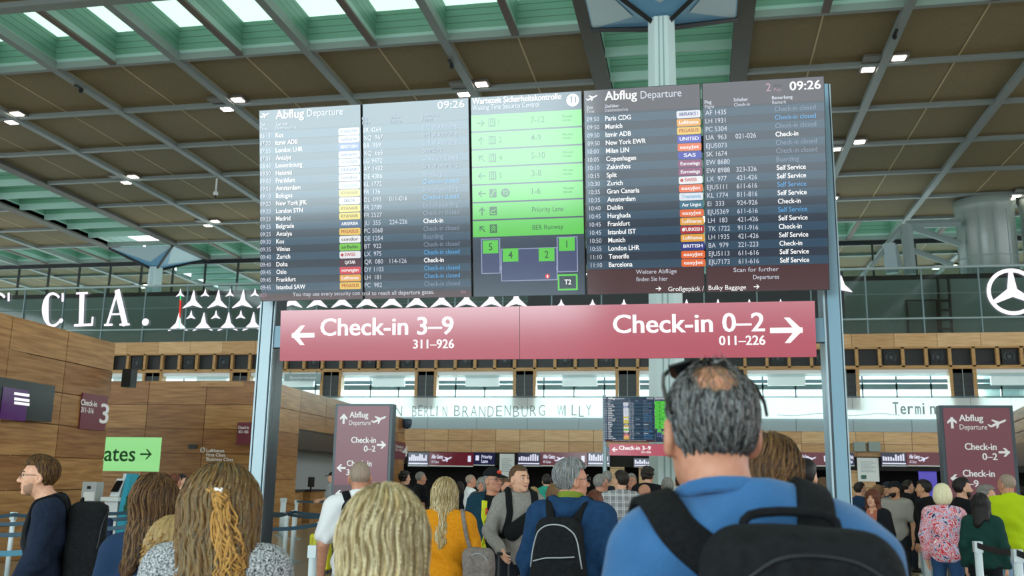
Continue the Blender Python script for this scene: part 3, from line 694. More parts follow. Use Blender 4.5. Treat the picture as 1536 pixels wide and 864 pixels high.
qa, qb = board('ra', 'rb', RA, RB, TAGR, (880.6, 182.8), (886.5, 401.2), (908, 181), (913.5, 400), (1058.1, 174.1), (1063.6, 396.5), (1102.5, 208-34), (1107.7, 393), (1162, 169), (1170, 391), (1014.8, 172), (1050.5, 171), ((1014.8, 172), (1022.3, 394)), 11)
PD.text(qa, 'Abflug', W_((907.4, 150.8)), .062, bgs['white'], LT, width=(W_((955.4, 148))-W_((907.4, 150)))[0], bold=.02)
PD.text(qa, 'Departure', W_((961, 148.2)), .052, bgs['pale'], LT, width=(W_((1022.3, 145))-W_((961, 148)))[0])
PD.jet(qa, W_((888.5, 146.6)), .075, bgs['white'], LT)
for tx, p, b in (('Zeit', (880, 164), .02), ('Time', (880, 169.5), 0), ('Ziel/über', (907, 162), .02), ('Destination/via', (907.5, 168), 0)): PD.text(qa, tx, W_(p), .021, bgs['pale'], LT, bold=b)
PD.text(qa, 'Weitere Abflüge', W_((954, 411)), .029, bgs['pale'], LT, width=(W_((1015, 410))-W_((954, 411)))[0])
PD.text(qa, 'finden Sie hier', W_((954.5, 422)), .029, bgs['pale'], LT)
PD.arrow(qa, W_((988, 433)), .035, 0, .006, bgs['white'], LT); PD.text(qa, 'Großgepäck / ', W_((1002.5, 436.8)), .03, bgs['white'], LT, width=(W_((1056, 435))-W_((1002.5, 436)))[0])
for c in ((912, 942),):
    pass
PD.text(qb, '2', W_((1149, 137.5)), .055, bgs['pinkish'], LT, bold=.02); PD.text(qb, 'Seite', W_((1160.5, 130)), .022, bgs['head'], LT); PD.text(qb, 'Page', W_((1161, 137)), .022, bgs['pinkish'], LT)
PD.text(qb, '09:26', W_((1184.6, 135.8)), .058, bgs['white'], LT, width=(W_((1231, 133))-W_((1184.6, 136)))[0], bold=.02)
for tx, p, b in (('Flug', (1057, 156), .02), ('Flight', (1057.5, 163), 0), ('Schalter', (1100.5, 152.5), .02), ('Check-in', (1101, 160), 0), ('Bemerkung', (1158, 149.5), .02), ('Remark', (1158.5, 156.5), 0)): PD.text(qb, tx, W_(p), .023, bgs['pale'], LT, bold=b)
PD.text(qb, 'Scan for further', W_((1168, 406.5)), .029, bgs['pale'], LT, align='r', width=.29); PD.text(qb, 'Departures', W_((1168.5, 418)), .029, bgs['pale'], LT, align='r')
PD.text(qb, 'Bulky Baggage', W_((1063, 435)), .03, bgs['white'], LT, width=(W_((1119, 433))-W_((1063, 434)))[0]); PD.arrow(qb, W_((1135, 430)), .035, 0, .006, bgs['white'], LT)
qa.build('lettering', scr['ra']); qb.build('lettering', scr['rb'])
qa, qb = board('la', 'lb', LA, LB, TAGL, (390.4, 207.4), (391, 434.6), (414, 207), (415.2, 434), (545.6, 199.3), (547.4, 431.5), (584, 197), (585, 431), (633.7, 194.8), (636.7, 429.6), (508, 203), (539.5, 201.5), ((508, 203), (510, 433)), 10)
PD.text(qa, 'Abflug', W_((414, 178.5)), .062, bgs['white'], LT, width=(W_((456.5, 175))-W_((414, 178)))[0], bold=.02)
PD.text(qa, 'Departure', W_((461, 175)), .052, bgs['pale'], LT, width=(W_((515, 171))-W_((461, 175)))[0])
PD.jet(qa, W_((398, 173)), .07, bgs['white'], LT)
for tx, p, b in (('Zeit', (390.5, 189.5), .02), ('Time', (390.5, 196), 0), ('Ziel/über', (414, 189), .02), ('Destination/via', (414.2, 194.5), 0)): PD.text(qa, tx, W_(p), .021, bgs['pale'], LT, bold=b)
PD.text(qb, '09:26', W_((656.8, 163.5)), .052, bgs['pale'], LT, width=(W_((697, 161))-W_((656.8, 163)))[0], bold=.01)
for tx, p, b in (('Flug', (543.5, 180.5), .02), ('Flight', (543.7, 187), 0), ('Schalter', (583, 178), .02), ('Check-in', (583.2, 185), 0), ('Bemerkung', (633, 175.5), .02), ('Remark', (633.2, 182), 0)): PD.text(qb, tx, W_(p), .022, bgs['grey'], LT, bold=b)
PD.text(qa, 'BER', W_((391, 445.6)), .027, bgs['pinkish'], LT); PD.text(qa, 'You may use every security con', W_((439.5, 444.4)), .029, bgs['pale'], LT, width=(W_((540, 443))-W_((439.5, 444)))[0])
PD.text(qb, 'trol to reach all departure gates.', W_((543.5, 443)), .029, bgs['pale'], LT, width=(W_((651.5, 441.5))-W_((543.5, 443)))[0]); PD.text(qb, 'P01', W_((692, 440.5)), .022, bgs['pinkish'], LT)
qa.build('lettering', scr['la']); qb.build('lettering', scr['lb'])
# waiting-time screen
q = MB()
C2 = lambda x, y: W_((700+x/2.7, 130+y/2.7))
PD.text(q, 'Wartezeit Sicherheitskontrolle', C2(24, 72), .042, bgs['white'], LT, width=(C2(383, 55)-C2(24, 72))[0], bold=.02)
PD.text(q, 'Waiting Time Security Control', C2(24, 97), .036, bgs['pale'], LT, width=(C2(294, 84)-C2(24, 97))[0])
PD.disc(q, C2(430, 55), .044, bgs['white'], LT); PD.text(q, 'T1', C2(430, 65), .042, bgs['slate'], LT+.001, align='c', bold=.03)
rows = [C2(24, 150+71.8*i) for i in range(7)]
txs = ['7-12', '4-9', '5-10', '3-8', '1-6', 'Priority Lane', 'BER Runway']; angs = [0, pi/2, 3*pi/4, pi, pi, pi/2, 3*pi/4]; nums = ['1', '2', '4', '5', 'T2', '', '']
pt_ = rows[0][1]-rows[1][1]
for i in range(7):
    y = C2(250, 137+72.2*i)[1]; g = MB()
    PD.rect(g, S0['mid'][0]+.004, y-pt_*.45, S0['mid'][1]-.004, y+pt_*.45, bgs['green'], .002)
    PD.arrow(g, (C2(55, 0)[0], y), .055, angs[i], .008, bgs['gtext'], LT)
    bx_ = C2(100, 0)[0]; PD.rect(g, bx_-.026, y-.03, bx_+.026, y+.03, bgs['gtext'], .003)
    if i < 4:
        PD.rect(g, bx_-.018, y-.024, bx_-.012, y+.024, bgs['green'], LT); PD.rect(g, bx_+.012, y-.024, bx_+.018, y+.024, bgs['green'], LT)
        PD.disc(g, (bx_, y+.012), .005, bgs['green'], LT, 10); PD.rect(g, bx_-.005, y-.02, bx_+.005, y+.004, bgs['green'], LT)
    elif i == 4: PD.stroke(g, [(bx_-.02, y-.018), (bx_-.008, y-.018), (bx_+.008, y+.016), (bx_+.02, y+.016)], .007, bgs['green'], LT)
    elif i == 5: PD.stroke(g, [(bx_-.018, y-.012), (bx_-.005, y+.004), (bx_+.006, y-.002), (bx_+.017, y+.012)], .006, bgs['green'], LT); PD.rect(g, bx_-.02, y-.022, bx_+.02, y-.015, bgs['green'], LT)
    else:
        for dy in (-.014, 0, .014): PD.stroke(g, [(bx_-.015, y+dy-.006), (bx_, y+dy+.006), (bx_+.015, y+dy-.006)], .005, bgs['green'], LT)
    if nums[i] == 'T2':
        PD.disc(g, (C2(150, 0)[0], y), .031, bgs['gtext'], LT); PD.text(g, 'T2', (C2(150, 0)[0], y-.014), .028, bgs['green'], LT+.001, align='c', bold=.02)
    elif nums[i]: PD.text(g, nums[i], (C2(126, 0)[0], y-.02), .04, bgs['gtext'], LT)
    PD.text(g, txs[i], (C2(257, 0)[0], y-.018), .044 if i < 5 else .034, bgs['gtext'], LT, bold=.005)
    if i < 5: PD.text(g, 'Minuten', (C2(384, 0)[0], y+.006), .018, bgs['gtext'], LT); PD.text(g, 'minutes', (C2(384, 0)[0], y-.018), .016, bgs['gtext'], LT)
    g.build('waiting_time_row', scr['mid'])
def orect(x0, y0, x1, y1, wd, m, fill=None):
    a, b = C2(x0, y1), C2(x1, y0)
    if fill: PD.rect(q, a[0], a[1], b[0], b[1], fill, .002)
    PD.stroke(q, [a, (b[0], a[1]), b, (a[0], b[1])], wd, m, .003, closed=True)
orect(62, 616, 134, 757, .006, bgs['mapl'], bgs['map']); orect(142, 652, 365, 787, .006, bgs['mapl'], bgs['map']); orect(369, 608, 447, 750, .006, bgs['mapl'], bgs['map']); orect(373, 762, 446, 822, .012, bgs['green'])
for tx, x, y in (('5', 97, 649), ('4', 178, 682), ('2', 324, 680), ('1', 406, 638)):
    c = C2(x, y); PD.rect(q, c[0]-.055, c[1]-.046, c[0]+.055, c[1]+.046, bgs['green'], .0035); PD.text(q, tx, (c[0], c[1]-.024), .05, bgs['gtext'], LT, align='c', bold=.01)
c = C2(410, 791); PD.disc(q, c, .042, bgs['gtext'], LT); PD.disc(q, c, .038, bgs['navy'], LT+.0004); PD.text(q, 'T2', (c[0], c[1]-.017), .034, bgs['white'], LT+.001, align='c', bold=.02)
c = C2(328, 768); PD.disc(q, c, .016, bgs['red'], LT); PD.rect(q, c[0]-.004, c[1]-.011, c[0]+.004, c[1]+.009, bgs['white'], LT+.001)
for x in (137, 367): c = C2(x, 735); PD.rect(q, c[0]-.006, c[1]-.014, c[0]+.006, c[1]+.014, bgs['mapl'], .004)
q.build('lettering', scr['mid'])
# pink check-in direction sign below
SX, SY, SZ, ST, SW, SH = -1.10, 6.427, 2.452, .1, 3.75, .368
PS = Plane((SX-SW/2, SY, SZ), (1, 0, 0), (0, -sin(ST), cos(ST)))
m_pink = emis('sign_pink', '#b25262', 1.0); m_swh = emis('sign_white', '#ffffff', 1.0)
q = MB(); q.box((0, .003, 0), (SW, .07, SH), m_back, ax=[PS.u, -PS.n, PS.w], o=PS.p); PS.rect(q, 0, 0, SW, SH, m_pink, 0); PS.rect(q, SW*.474-.0015, 0, SW*.474+.0015, SH, m_back, .001)
sg = q.build('direction_sign', stand, label='backlit pink check-in sign with white arrows')
q = MB(); s2 = lambda x, y: PS.px(x, y)
PS.text(q, 'Check-in 3–9', s2(481, 503.5), .125, m_swh, .002, width=(s2(680, 501)-s2(481, 503))[0], bold=.028)
PS.text(q, '311–926', s2(681, 522), .062, m_swh, .002, align='r', width=(s2(681, 522)-s2(620, 523))[0], bold=.03)
PS.text(q, 'Check-in 0–2', s2(920, 499.5), .125, m_swh, .002, width=(s2(1147, 496)-s2(920, 499))[0], bold=.028)
PS.text(q, '011–226', s2(1148, 517), .062, m_swh, .002, align='r', width=(s2(1148, 517)-s2(1079, 518))[0], bold=.03)
PS.arrow(q, s2(453.5, 503), .168, pi, .034, m_swh, .002); PS.arrow(q, s2(1181, 495.5), .2, 0, .036, m_swh, .002)
q.build('lettering', sg)
zb = SZ+.2
for a, b in ((lx1, SX-SW/2+.02), (SX+SW/2-.02, rx0)): q = MB(); q.box((a-.01, 6.5, zb-.09), (b+.01, 6.58, zb+.07), m_pst); q.build('sign_bracket', stand)
# a second stand of the same kind far down the hall
YF = 30.5; xf = atY(903.5, 650, YF)[0]
far = copy_tree(stand); far.location = (xf+(XC-lx0), YF+.25, 0)
far['label'] = 'small distant departure board with pink check-in sign beyond the waiting crowd'
# ------------------------------------------------------------------ check-in islands
m_burg = mat('sign_burgundy', '#6e1f33', rough=0.4); m_sw = mat('sign_print_white', '#f4f1f1', rough=0.5)
m_mon = mat('monitor_black', '#0d1114', rough=0.25); m_backw = mat('counter_backdrop', '#aab0ae', rough=0.6)
YI = 19.0; C1 = atY(170.5, 514.5, YI); zi = C1[2]
d = ray(0, 469); t = (zi-EYE[2])/d[2]; C0 = EYE+d*t
dirI = (C1-C0)[:2]; dirI /= np.linalg.norm(dirI); Cs = C1[:2]-dirI*9
def island(name, A, B, C, z, rows, colw, ms, skipA=None, seed=1):
    """A->B is the long face towards the aisle, B->C the end face"""
    t = thing(name, None, None, (B[0], B[1], 0), kind='structure')
    q = MB(); tiles(q, A, B, 0, z, rows, colw, ms, skip=skipA, seed=seed); q.build('veneer_panel', t)
    q = MB(); A_, B_ = np.array([*A, 0.]), np.array([*B, 0.]); L_ = np.linalg.norm(B_-A_); d_ = (B_-A_)/L_; s0_ = 0 if not skipA else rec[0]+.15
    q.box((s0_, -.3, 0), (L_, -.005, z), ms[2], ax=[d_, [d_[1], -d_[0], 0], [0, 0, 1]], o=A_); q.build('wall_core', t)
    if C is not None: q = MB(); tiles(q, B, C, 0, z, rows, colw, ms, seed=seed+3); q.build('end_panel', t)
    return t
LA_ = float(np.linalg.norm(C1[:2]-Cs))
nL = np.array([dirI[1], -dirI[0]])
P_I = Plane((Cs[0]+nL[0]*.055, Cs[1]+nL[1]*.055, 0), (*dirI, 0), (0, 0, 1))
rec = P_I.px(21, 640); mo0, mo1 = P_I.px(66, 579), P_I.px(66, 634)
ti = island('wall_left', Cs, C1[:2], C1[:2]+np.array([-7, .6]), zi, 7, 1.9, m_wood, skipA=lambda s, z: s < rec[0]+.1 and z < mo0[1])
q = MB(); ax = [[*dirI, 0], [nL[0], nL[1], 0], [0, 0, 1]]
q.box((-1, -1.1, 0), (rec[0], -.9, mo0[1]), m_backw, ax=ax, o=(*Cs, 0)); q.box((rec[0]-.02, -1, 0), (rec[0]+.05, .04, mo0[1]), m_wood[2], ax=ax, o=(*Cs, 0))
q.box((-1, -.9, zi-.25), (LA_, -.02, zi-.02), m_wood[1], ax=ax, o=(*Cs, 0)); q.build('counter_recess', ti)
def slab(name, label, cat, pl, a, b, th, m, group=None, lift=.05):
    """flat box on plane pl between plane points a (lower left) and b (upper right)"""
    t = thing(name, label, cat, pl.pt(((a[0]+b[0])/2, a[1]), lift), group)
    q = MB(); q.box((a[0], -lift-th, a[1]), (b[0], -lift, b[1]), m, ax=[pl.u, -pl.n, pl.w], o=pl.p); q.build('panel', t); return t
pa, pb_ = P_I.px(-40, 640), mo0
mt = slab('counter_monitor', 'black counter monitor strip with a purple lit screen at the far left edge', 'monitor', P_I, (P_I.px(-60, 600)[0], mo1[1]), (mo0[0], mo0[1]), .12, m_mon, lift=.12)
q = MB(); a, b = P_I.px(-20, 628), P_I.px(25, 586); P_I.rect(q, a[0], a[1], b[0], b[1], emis('screen_purple', '#4a1c5a', .8, .3), .25)
for y in (592, 600, 606): c = P_I.px(2, y); P_I.rect(q, c[0], c[1], c[0]+.45, c[1]+.05, m_swh, .252)
q.build('screen', mt)
s3 = slab('check_in_sign', 'burgundy Check-in 311–316 placard with a large 3 on the left wood wall', 'sign', P_I, P_I.px(117, 643), P_I.px(160.5, 595), .03, m_burg, 'burgundy check-in placards', lift=.0)
q = MB()
P_I.text(q, 'Check-in', P_I.px(119, 607), .12, m_sw, .034, width=(P_I.px(143, 610)-P_I.px(119, 607))[0], bold=.03); P_I.text(q, '311–316', P_I.px(119, 618), .11, m_sw, .034, width=(P_I.px(138, 618)-P_I.px(119, 618))[0], bold=.03)
P_I.text(q, '3', P_I.px(147, 634), .42, m_sw, .034, width=(P_I.px(159.5, 635)-P_I.px(147, 635))[0], bold=.03); q.build('lettering', s3)
e = P_I.px(170, 562); pe = P_I.pt(e, .3)
lsp = thing('wall_loudspeaker', 'small black loudspeaker on the corner of the left wood wall', 'loudspeaker', pe)
q = MB(); q.box((-.02, -.12, -.28), (.2, .12, .12), m_black, o=pe); q.build('cabinet', lsp); MB().box((-.1, .1, .0), (.0, .3, .06), m_black, o=pe).build('bracket', lsp)
# second island: end face towards the camera, long face down the aisle
YJ = 27.8; J1 = atY(401, 571, YJ); J0 = atY(60, 570, YJ); zj = J1[2]
d = ray(607, 628); t = (zj-EYE[2])/d[2]; J2 = EYE+d*t
tj = thing('wall_left_far', None, None, (J1[0], J1[1], 0), kind='structure')
q = MB(); tiles(q, (J0[0], J1[1]), J1[:2], 0, zj, 6, 2.05, m_wood, seed=9); q.build('end_panel', tj)
MB().box((J0[0], J1[1]+.005, 0), (J1[0]-.02, J1[1]+.3, zj), m_wood[2]).build('wall_core', tj)
dj = (J2-J1)[:2]; LJ = np.linalg.norm(dj); dj /= LJ; nj = np.array([dj[1], -dj[0]])
P_J = Plane((*J1[:2], 0), (*dj, 0), (0, 0, 1))
r0, r1 = P_J.px(443, 700)[0], P_J.px(572, 690)[0]; rz = P_J.px(443, 643)[1]
q = MB(); rg = random.Random(4); rows = 6; h = zj/rows; n = 14; w = LJ/n
def piece(a, b, z0, z1): q.box((a+.01, 0, z0+.01), (b-.01, .05, z1-.01), rg.choice(m_wood), ax=[[*dj, 0], [nj[0], nj[1], 0], [0, 0, 1]], o=(*J1[:2], 0))
cuts = [0, r0]+[r0+(r1-r0)*i/4 for i in range(1, 5)]+[r1+(LJ-r1)*i/3 for i in range(1, 4)]
for a, b in zip(cuts[:-1], cuts[1:]):
    zs = list(np.arange(0, zj-.05, h))+[zj]
    for z0, z1 in zip(zs[:-1], zs[1:]):
        if a >= r0-.01 and b <= r1+.01:
            if z1 <= rz: continue
            z0 = max(z0, rz)
        piece(a, b, z0, z1)
q.build('veneer_panel', tj)
axj = [[*dj, 0], [nj[0], nj[1], 0], [0, 0, 1]]
q = MB(); q.box((r0, -1.6, 0), (r1, -1.5, rz), m_backw, ax=axj, o=(*J1[:2], 0)); q.box((r0, -1.5, rz-.05), (r1, 0, rz), m_mon, ax=axj, o=(*J1[:2], 0)); q.box((0, -2.2, zj-.2), (LJ, -.01, zj-.03), m_wood[1], ax=axj, o=(*J1[:2], 0)); q.build('counter_recess', tj)
q = MB()
for s0_, s1_, z0_ in ((0, r0-.01, 0), (r1+.01, LJ, 0), (r0, r1, rz+.02)): q.box((s0_, -.25, z0_), (s1_, -.005, zj), m_wood[2], ax=axj, o=(*J1[:2], 0))
q.build('wall_core', tj)
mo = slab('counter_monitor', 'black monitor strip over the recessed counter left of the left totem sign', 'monitor', P_J, (r0+.05, P_J.px(443, 673)[1]), (r1-.05, rz-.02), .1, m_mon, lift=-.1)
q = MB()
for x, y in ((470, 656), (484, 658)): c = P_J.px(x, y); P_J.disc(q, c, .13, m_post, .0)
q.build('screen_reflection_spot', mo) if False else None
for k, (xx, wd) in enumerate(((r0+1.0, 1.6), (r0+3.4, 1.6))):
    o = thing('check_in_counter', ('wooden check-in counter in the recess with black screen, left one', 'wooden check-in counter in the recess beside the totem sign')[k], 'counter', P_J.pt((xx, 0), -.6), 'check-in counters')
    q = MB(); q.box((xx-wd/2, -.9, 0), (xx+wd/2, -.3, 1.1), m_wood[0], ax=axj, o=(*J1[:2], 0)); q.build('desk', o)
    q = MB(); q.box((xx-wd/2-.05, -.95, 1.1), (xx+wd/2+.05, -.25, 1.16), m_black, ax=axj, o=(*J1[:2], 0)); q.build('desk_top', o)
    q = MB(); q.box((xx-.3, -.6, 1.25), (xx+.3, -.55, 1.62), m_mon, ax=axj, o=(*J1[:2], 0)); q.box((xx-.04, -.6, 1.15), (xx+.04, -.56, 1.3), m_mon, ax=axj, o=(*J1[:2], 0)); q.build('screen', o)
# placards and lettering on the second island
P_E = Plane((J0[0], J1[1]-.06, 0), (1, 0, 0), (0, 0, 1))
sc = slab('check_in_sign', 'burgundy Check-in 421–426 placard behind the left post of the departure board', 'sign', P_E, P_E.px(356, 667), P_E.px(399, 634), .04, m_burg, 'burgundy check-in placards')
q = MB(); P_E.text(q, 'Check-in', P_E.px(359.5, 643.5), .09, m_sw, .1, width=.36, bold=.03); P_E.text(q, '421–426', P_E.px(359.5, 650), .09, m_sw, .1, width=.34, bold=.03); q.build('lettering', sc)
lc = thing('airline_lettering', 'white Lufthansa First Class Business Class lettering on the wood wall by the left post', 'lettering', P_E.pt(P_E.px(302, 690)))
q = MB()
for tx, y in (('Lufthansa', 678), ('First Class', 684.5), ('Business Class', 691)): P_E.text(q, tx, P_E.px(310, y), .1, m_sw, .02, width=(P_E.px({'L': 337, 'F': 338, 'B': 350}[tx[0]], y)-P_E.px(310, y))[0], bold=.02)
q.build('lettering', lc); q = MB(); P_E.ring(q, P_E.px(304.5, 675), .07, .02, m_sw, .02); PE2 = P_E.px(304.5, 675); P_E.stroke(q, [PE2+[-.04, -.02], PE2+[.04, .03]], .015, m_sw, .021); q.build('crane_roundel', lc)
sb = slab('info_plate', 'tiny dark information plate on the wood wall above the Gates sign', 'plate', P_E, P_E.px(284, 673), P_E.px(297, 667), .03, m_black); q = MB()
for x in (286, 290, 294): c = P_E.px(x, 670); P_E.rect(q, c[0]-.03, c[1]-.03, c[0]+.03, c[1]+.03, m_sw, .06)
q.build('pictogram', sb)
# green Gates sign
YGt = 23.0; P_G = Plane((0, YGt, 0), (1, 0, 0), (0, 0, 1)); m_gs = emis('sign_green', '#93da8c', 1.0, .3); m_gst = emis('sign_green_text', '#1d4022', 1.0, .3)
gs = slab('gates_sign', 'light green hanging Gates sign with black arrow between the left wood walls', 'sign', P_G, P_G.px(112, 705.5), P_G.px(243, 656.5), .1, m_gs, lift=0)
q = MB(); b = P_G.px(205.5, 692); wG = (P_G.px(205.5, 692)-P_G.px(138.5, 692))[0]; P_G.text(q, 'Gates', b, .40, m_gst, .104, width=wG, align='r', bold=.012)
P_G.arrow(q, P_G.px(222.5, 681.5), .32, 0, .045, m_gst, .104); q.build('lettering', gs)
q = MB(); a = P_G.px(116, 670); q.box((a[0]-.03, YI+.55, a[1]-.04), (a[0]+.03, YGt+.02, a[1]+.04), m_post); q.build('wall_arm', gs)
# placard 4 and camera dome at the end of the second island
s4 = slab('check_in_sign', 'burgundy check-in placard with a 4 at the far end of the second wood wall', 'sign', P_J, P_J.px(587, 688), P_J.px(606, 664.5), .04, m_burg, 'burgundy check-in placards')
q = MB(); P_J.text(q, '4', P_J.px(600.5, 684), .5, m_sw, .1, width=1.1, bold=.03); P_J.text(q, 'Check-in', P_J.px(590, 671), .14, m_sw, .1, width=1.6, bold=.03); P_J.text(q, '411–416', P_J.px(590, 676.5), .14, m_sw, .1, width=1.4, bold=.03); q.build('lettering', s4)
q = MB(); a, b = P_J.px(576, 687), P_J.px(587, 665); q.box((a[0], -.12, a[1]), (b[0], -.05, b[1]), m_mon, ax=axj, o=(*J1[:2], 0))
tag(q.build('wall_monitor', origin=P_J.pt(a)), 'narrow black monitor beside the placard with a 4', 'monitor')
pc = J2+np.array([.25, -.4, -.25])
cmr = thing('dome_camera', 'dark dome camera on the far top corner of the second wood wall', 'camera', pc); MB().lathe([(.05, -.28), (.2, -.2), (.26, 0), (.26, .18), (.1, .22)], mat('camera_blue_grey', '#33475a', rough=.4), pc, 14).build('dome', cmr, smooth=True); MB().box((-.3, -.05, .05), (0, .05, .15), m_black, o=pc).build('wall_arm', cmr)
# right island, cut by the picture edge
YK = 15.0; K1 = atY(1521, 618, 21); zk = K1[2]; d = ray(1560, 598); t = (zk-EYE[2])/d[2]; K0 = EYE+d*t
dk = (K1-K0)[:2]; dk /= np.linalg.norm(dk); Ks = K0[:2]-dk*3
tk = thing('wall_right', None, None, (K1[0], K1[1], 0), kind='structure')
P_K = Plane((*K1[:2], 0), (*(-dk), 0), (0, 0, 1)); LK = np.linalg.norm(K1[:2]-Ks); zko = P_K.px(1530, 667)[1]
q = MB(); tiles(q, K1[:2], Ks, zko, zk, 3, 2.0, m_wood, seed=5); q.build('veneer_panel', tk)
q = MB(); axk = [[*(-dk), 0], [P_K.n[0], P_K.n[1], 0], [0, 0, 1]]; q.box((0, -1.2, 0), (LK, -1.1, zko), m_backw, ax=axk, o=(*K1[:2], 0)); q.box((0, -1.1, zk-.2), (LK, -.01, zk-.03), m_wood[1], ax=axk, o=(*K1[:2], 0)); q.build('counter_recess', tk)
sr = slab('counter_monitor', 'black monitor strip under the wood wall at the right edge', 'monitor', P_K, (0.02, P_K.px(1530, 699)[1]), (LK, zko-.02), .1, m_mon, lift=-.02)
# ------------------------------------------------------------------ totem signs
m_tot = mat('totem_burgundy', '#7a3342', rough=0.28, spec=0.4); m_tot2 = mat('totem_dark_burgundy', '#4f2430', rough=0.28, spec=0.4); m_tot3 = mat('totem_grey', '#67777c', rough=0.3, spec=0.4); m_tots = mat('totem_edge', '#33424c', rough=0.4)
m_totp = mat('totem_print', '#f5eef0', rough=0.5)
def totem(label, Y, pxl, pxr, ytop, right):
    x0, x1 = atY(pxl, ytop, Y)[0], atY(pxr, ytop, Y)[0]; z = atY((pxl+pxr)/2, ytop, Y)[2]; w = x1-x0
    t = thing('totem_sign', label, 'totem sign', ((x0+x1)/2, Y, 0), 'burgundy totem signs'); P = Plane((x0, Y, 0), (1, 0, 0), (0, 0, 1))
    q = MB(); q.box((x0-.05, .01, 0), (x1+.05, .22, z+.04), m_tots, o=(0, Y, 0)); q.build('casing', t)
    k = w/1.0
    zb = z-1.42*k; zc2 = zb-.42*k
    q = MB(); P.rect(q, 0, zb, w, z, m_tot, .0); P.rect(q, 0, zc2, w, zb, m_tot2, .0); P.rect(q, 0, .25, w, zc2, m_tot3, .0); q.build('face', t)
    q = MB(); u = lambda a, b: (a*w, z-b*k)
    P.arrow(q, u(.125, .23), .17*k, pi/2, .04*k, m_totp, .003); P.text(q, 'Abflug', u(.235, .21), .105*k, m_totp, .003, width=.36*w, bold=.03); P.text(q, 'Departure', u(.235, .345), .085*k, m_totp, .003, width=.41*w); P.jet(q, u(.81, .24), .27*k, m_totp, .003)
    P.text(q, 'Check-in', u(.76, .665), .105*k, m_totp, .003, width=.47*w, align='r', bold=.028); P.text(q, '0–2', u(.76, .82), .105*k, m_totp, .003, width=.22*w, align='r', bold=.028); P.arrow(q, u(.875, .7), .16*k, 0, .036*k, m_totp, .003)
    P.text(q, 'Check-in', u(.23, 1.085), .105*k, m_totp, .003, width=.47*w, bold=.028); P.text(q, '3–9', u(.23, 1.245), .105*k, m_totp, .003, width=.22*w, bold=.028); P.arrow(q, u(.12, 1.12), .16*k, pi, .036*k, m_totp, .003)
    P.arrow(q, u(.12, 1.58), .16*k, pi, .036*k, m_totp, .003); P.stroke(q, [u(.25, 1.68), u(.3, 1.68), u(.42, 1.52), u(.47, 1.52)], .03*k, m_totp, .003)
    P.text(q, 'Terminal', u(.5, 1.57), .09*k, m_totp, .003, width=.3*w, bold=.028); P.disc(q, u(.885, 1.6), .105*k, m_totp, .003); P.text(q, 'T2', u(.885, 1.64), .09*k, m_tot2, .005, align='c', width=.12*w, bold=.02)
    P.rect(q, .0, zc2-.42*k, .34*w, zc2-.012, m_tots, .001)
    P.arrow(q, u(.1, 1.99), .09*k, pi, .022*k, m_totp, .003); P.text(q, 'C', u(.17, 2.03), .07*k, m_totp, .003, bold=.02); P.arrow(q, u(.9, 1.99), .1*k, pi/4, .022*k, m_totp, .003); P.text(q, 'A B', u(.68, 2.03), .07*k, m_totp, .003, bold=.02); P.arrow(q, u(.1, 2.16), .09*k, pi, .022*k, m_totp, .003)
    q.build('lettering', t); return t
totem('burgundy totem sign with Abflug and check-in arrows, behind the white-shirted man', 16.5, 507, 585, 609, 0)
totem('burgundy totem sign with Abflug and check-in arrows at the right, above the lime jacket', 15.5, 1414, 1514, 612, 1)
# ------------------------------------------------------------------ gate signs and screens over the counter hall
YS = YW-.115; P_S = Plane((0, YS, 0), (1, 0, 0), (0, 0, 1))
m_gred = emis('gate_red', '#5a1220', .9, .3); m_gnav = emis('gate_navy', '#14163c', .9, .3); m_gmon = emis('gate_monitor', '#1a1836', .9, .3); m_gtx = emis('gate_text', '#dcdcf0', 1.0, .3)
def gate(xa, xb, kind, label, y0=698, y1=679):
    yo = (lambda x: 0); g = slab({'r': 'gate_sign', 'n': 'priority_sign', 'm': 'flight_monitor', 'i': 'info_screen'}[kind], label, 'monitor' if kind in 'mi' else 'sign', P_S, P_S.px(xa, y0), P_S.px(xb, y1), .15, {'r': m_gred, 'n': m_gnav, 'm': m_gmon, 'i': m_gmon}[kind], 'screens and signs over the gate counters', lift=0)
    q = MB(); a, b = P_S.px(xa, y0), P_S.px(xb, y1); w = b[0]-a[0]; h = b[1]-a[1]
    if kind == 'r':
        P_S.text(q, 'Alle Gates', (a[0]+.06*w, a[1]+.52*h), .3*h, m_gtx, .154, width=.26*w, bold=.03); P_S.text(q, 'All Gates', (a[0]+.06*w, a[1]+.17*h), .22*h, m_gtx, .154, width=.17*w); P_S.jet(q, (a[0]+.42*w, a[1]+.5*h), .75*h, m_gtx, .154); P_S.rect(q, b[0]-.12*w, a[1]+.3*h, b[0]-.05*w, a[1]+.75*h, m_gtx, .154)
    elif kind == 'n':
        P_S.text(q, 'Priority', (a[0]+.38*w, a[1]+.52*h), .28*h, m_gtx, .154, width=.5*w, bold=.03); P_S.text(q, 'Lane', (a[0]+.38*w, a[1]+.16*h), .28*h, m_gtx, .154, width=.3*w, bold=.03); P_S.rect(q, a[0]+.1*w, a[1]+.35*h, a[0]+.26*w, a[1]+.75*h, m_gtx, .154)
    else:
        rg2 = random.Random(xa)
        for i in range(9):
            x = a[0]+(.05+.1*i)*w; P_S.rect(q, x, a[1]+.35*h, x+.07*w, a[1]+(.55+.35*rg2.random())*h, m_gtx, .154)
        P_S.rect(q, a[0]+.03*w, a[1]+.1*h, a[0]+.97*w, a[1]+.2*h, m_gtx, .154)
    P_S.rect(q, a[0], a[1]-.07*h, b[0], a[1], m_white, .154)
    q.build('lettering', g)
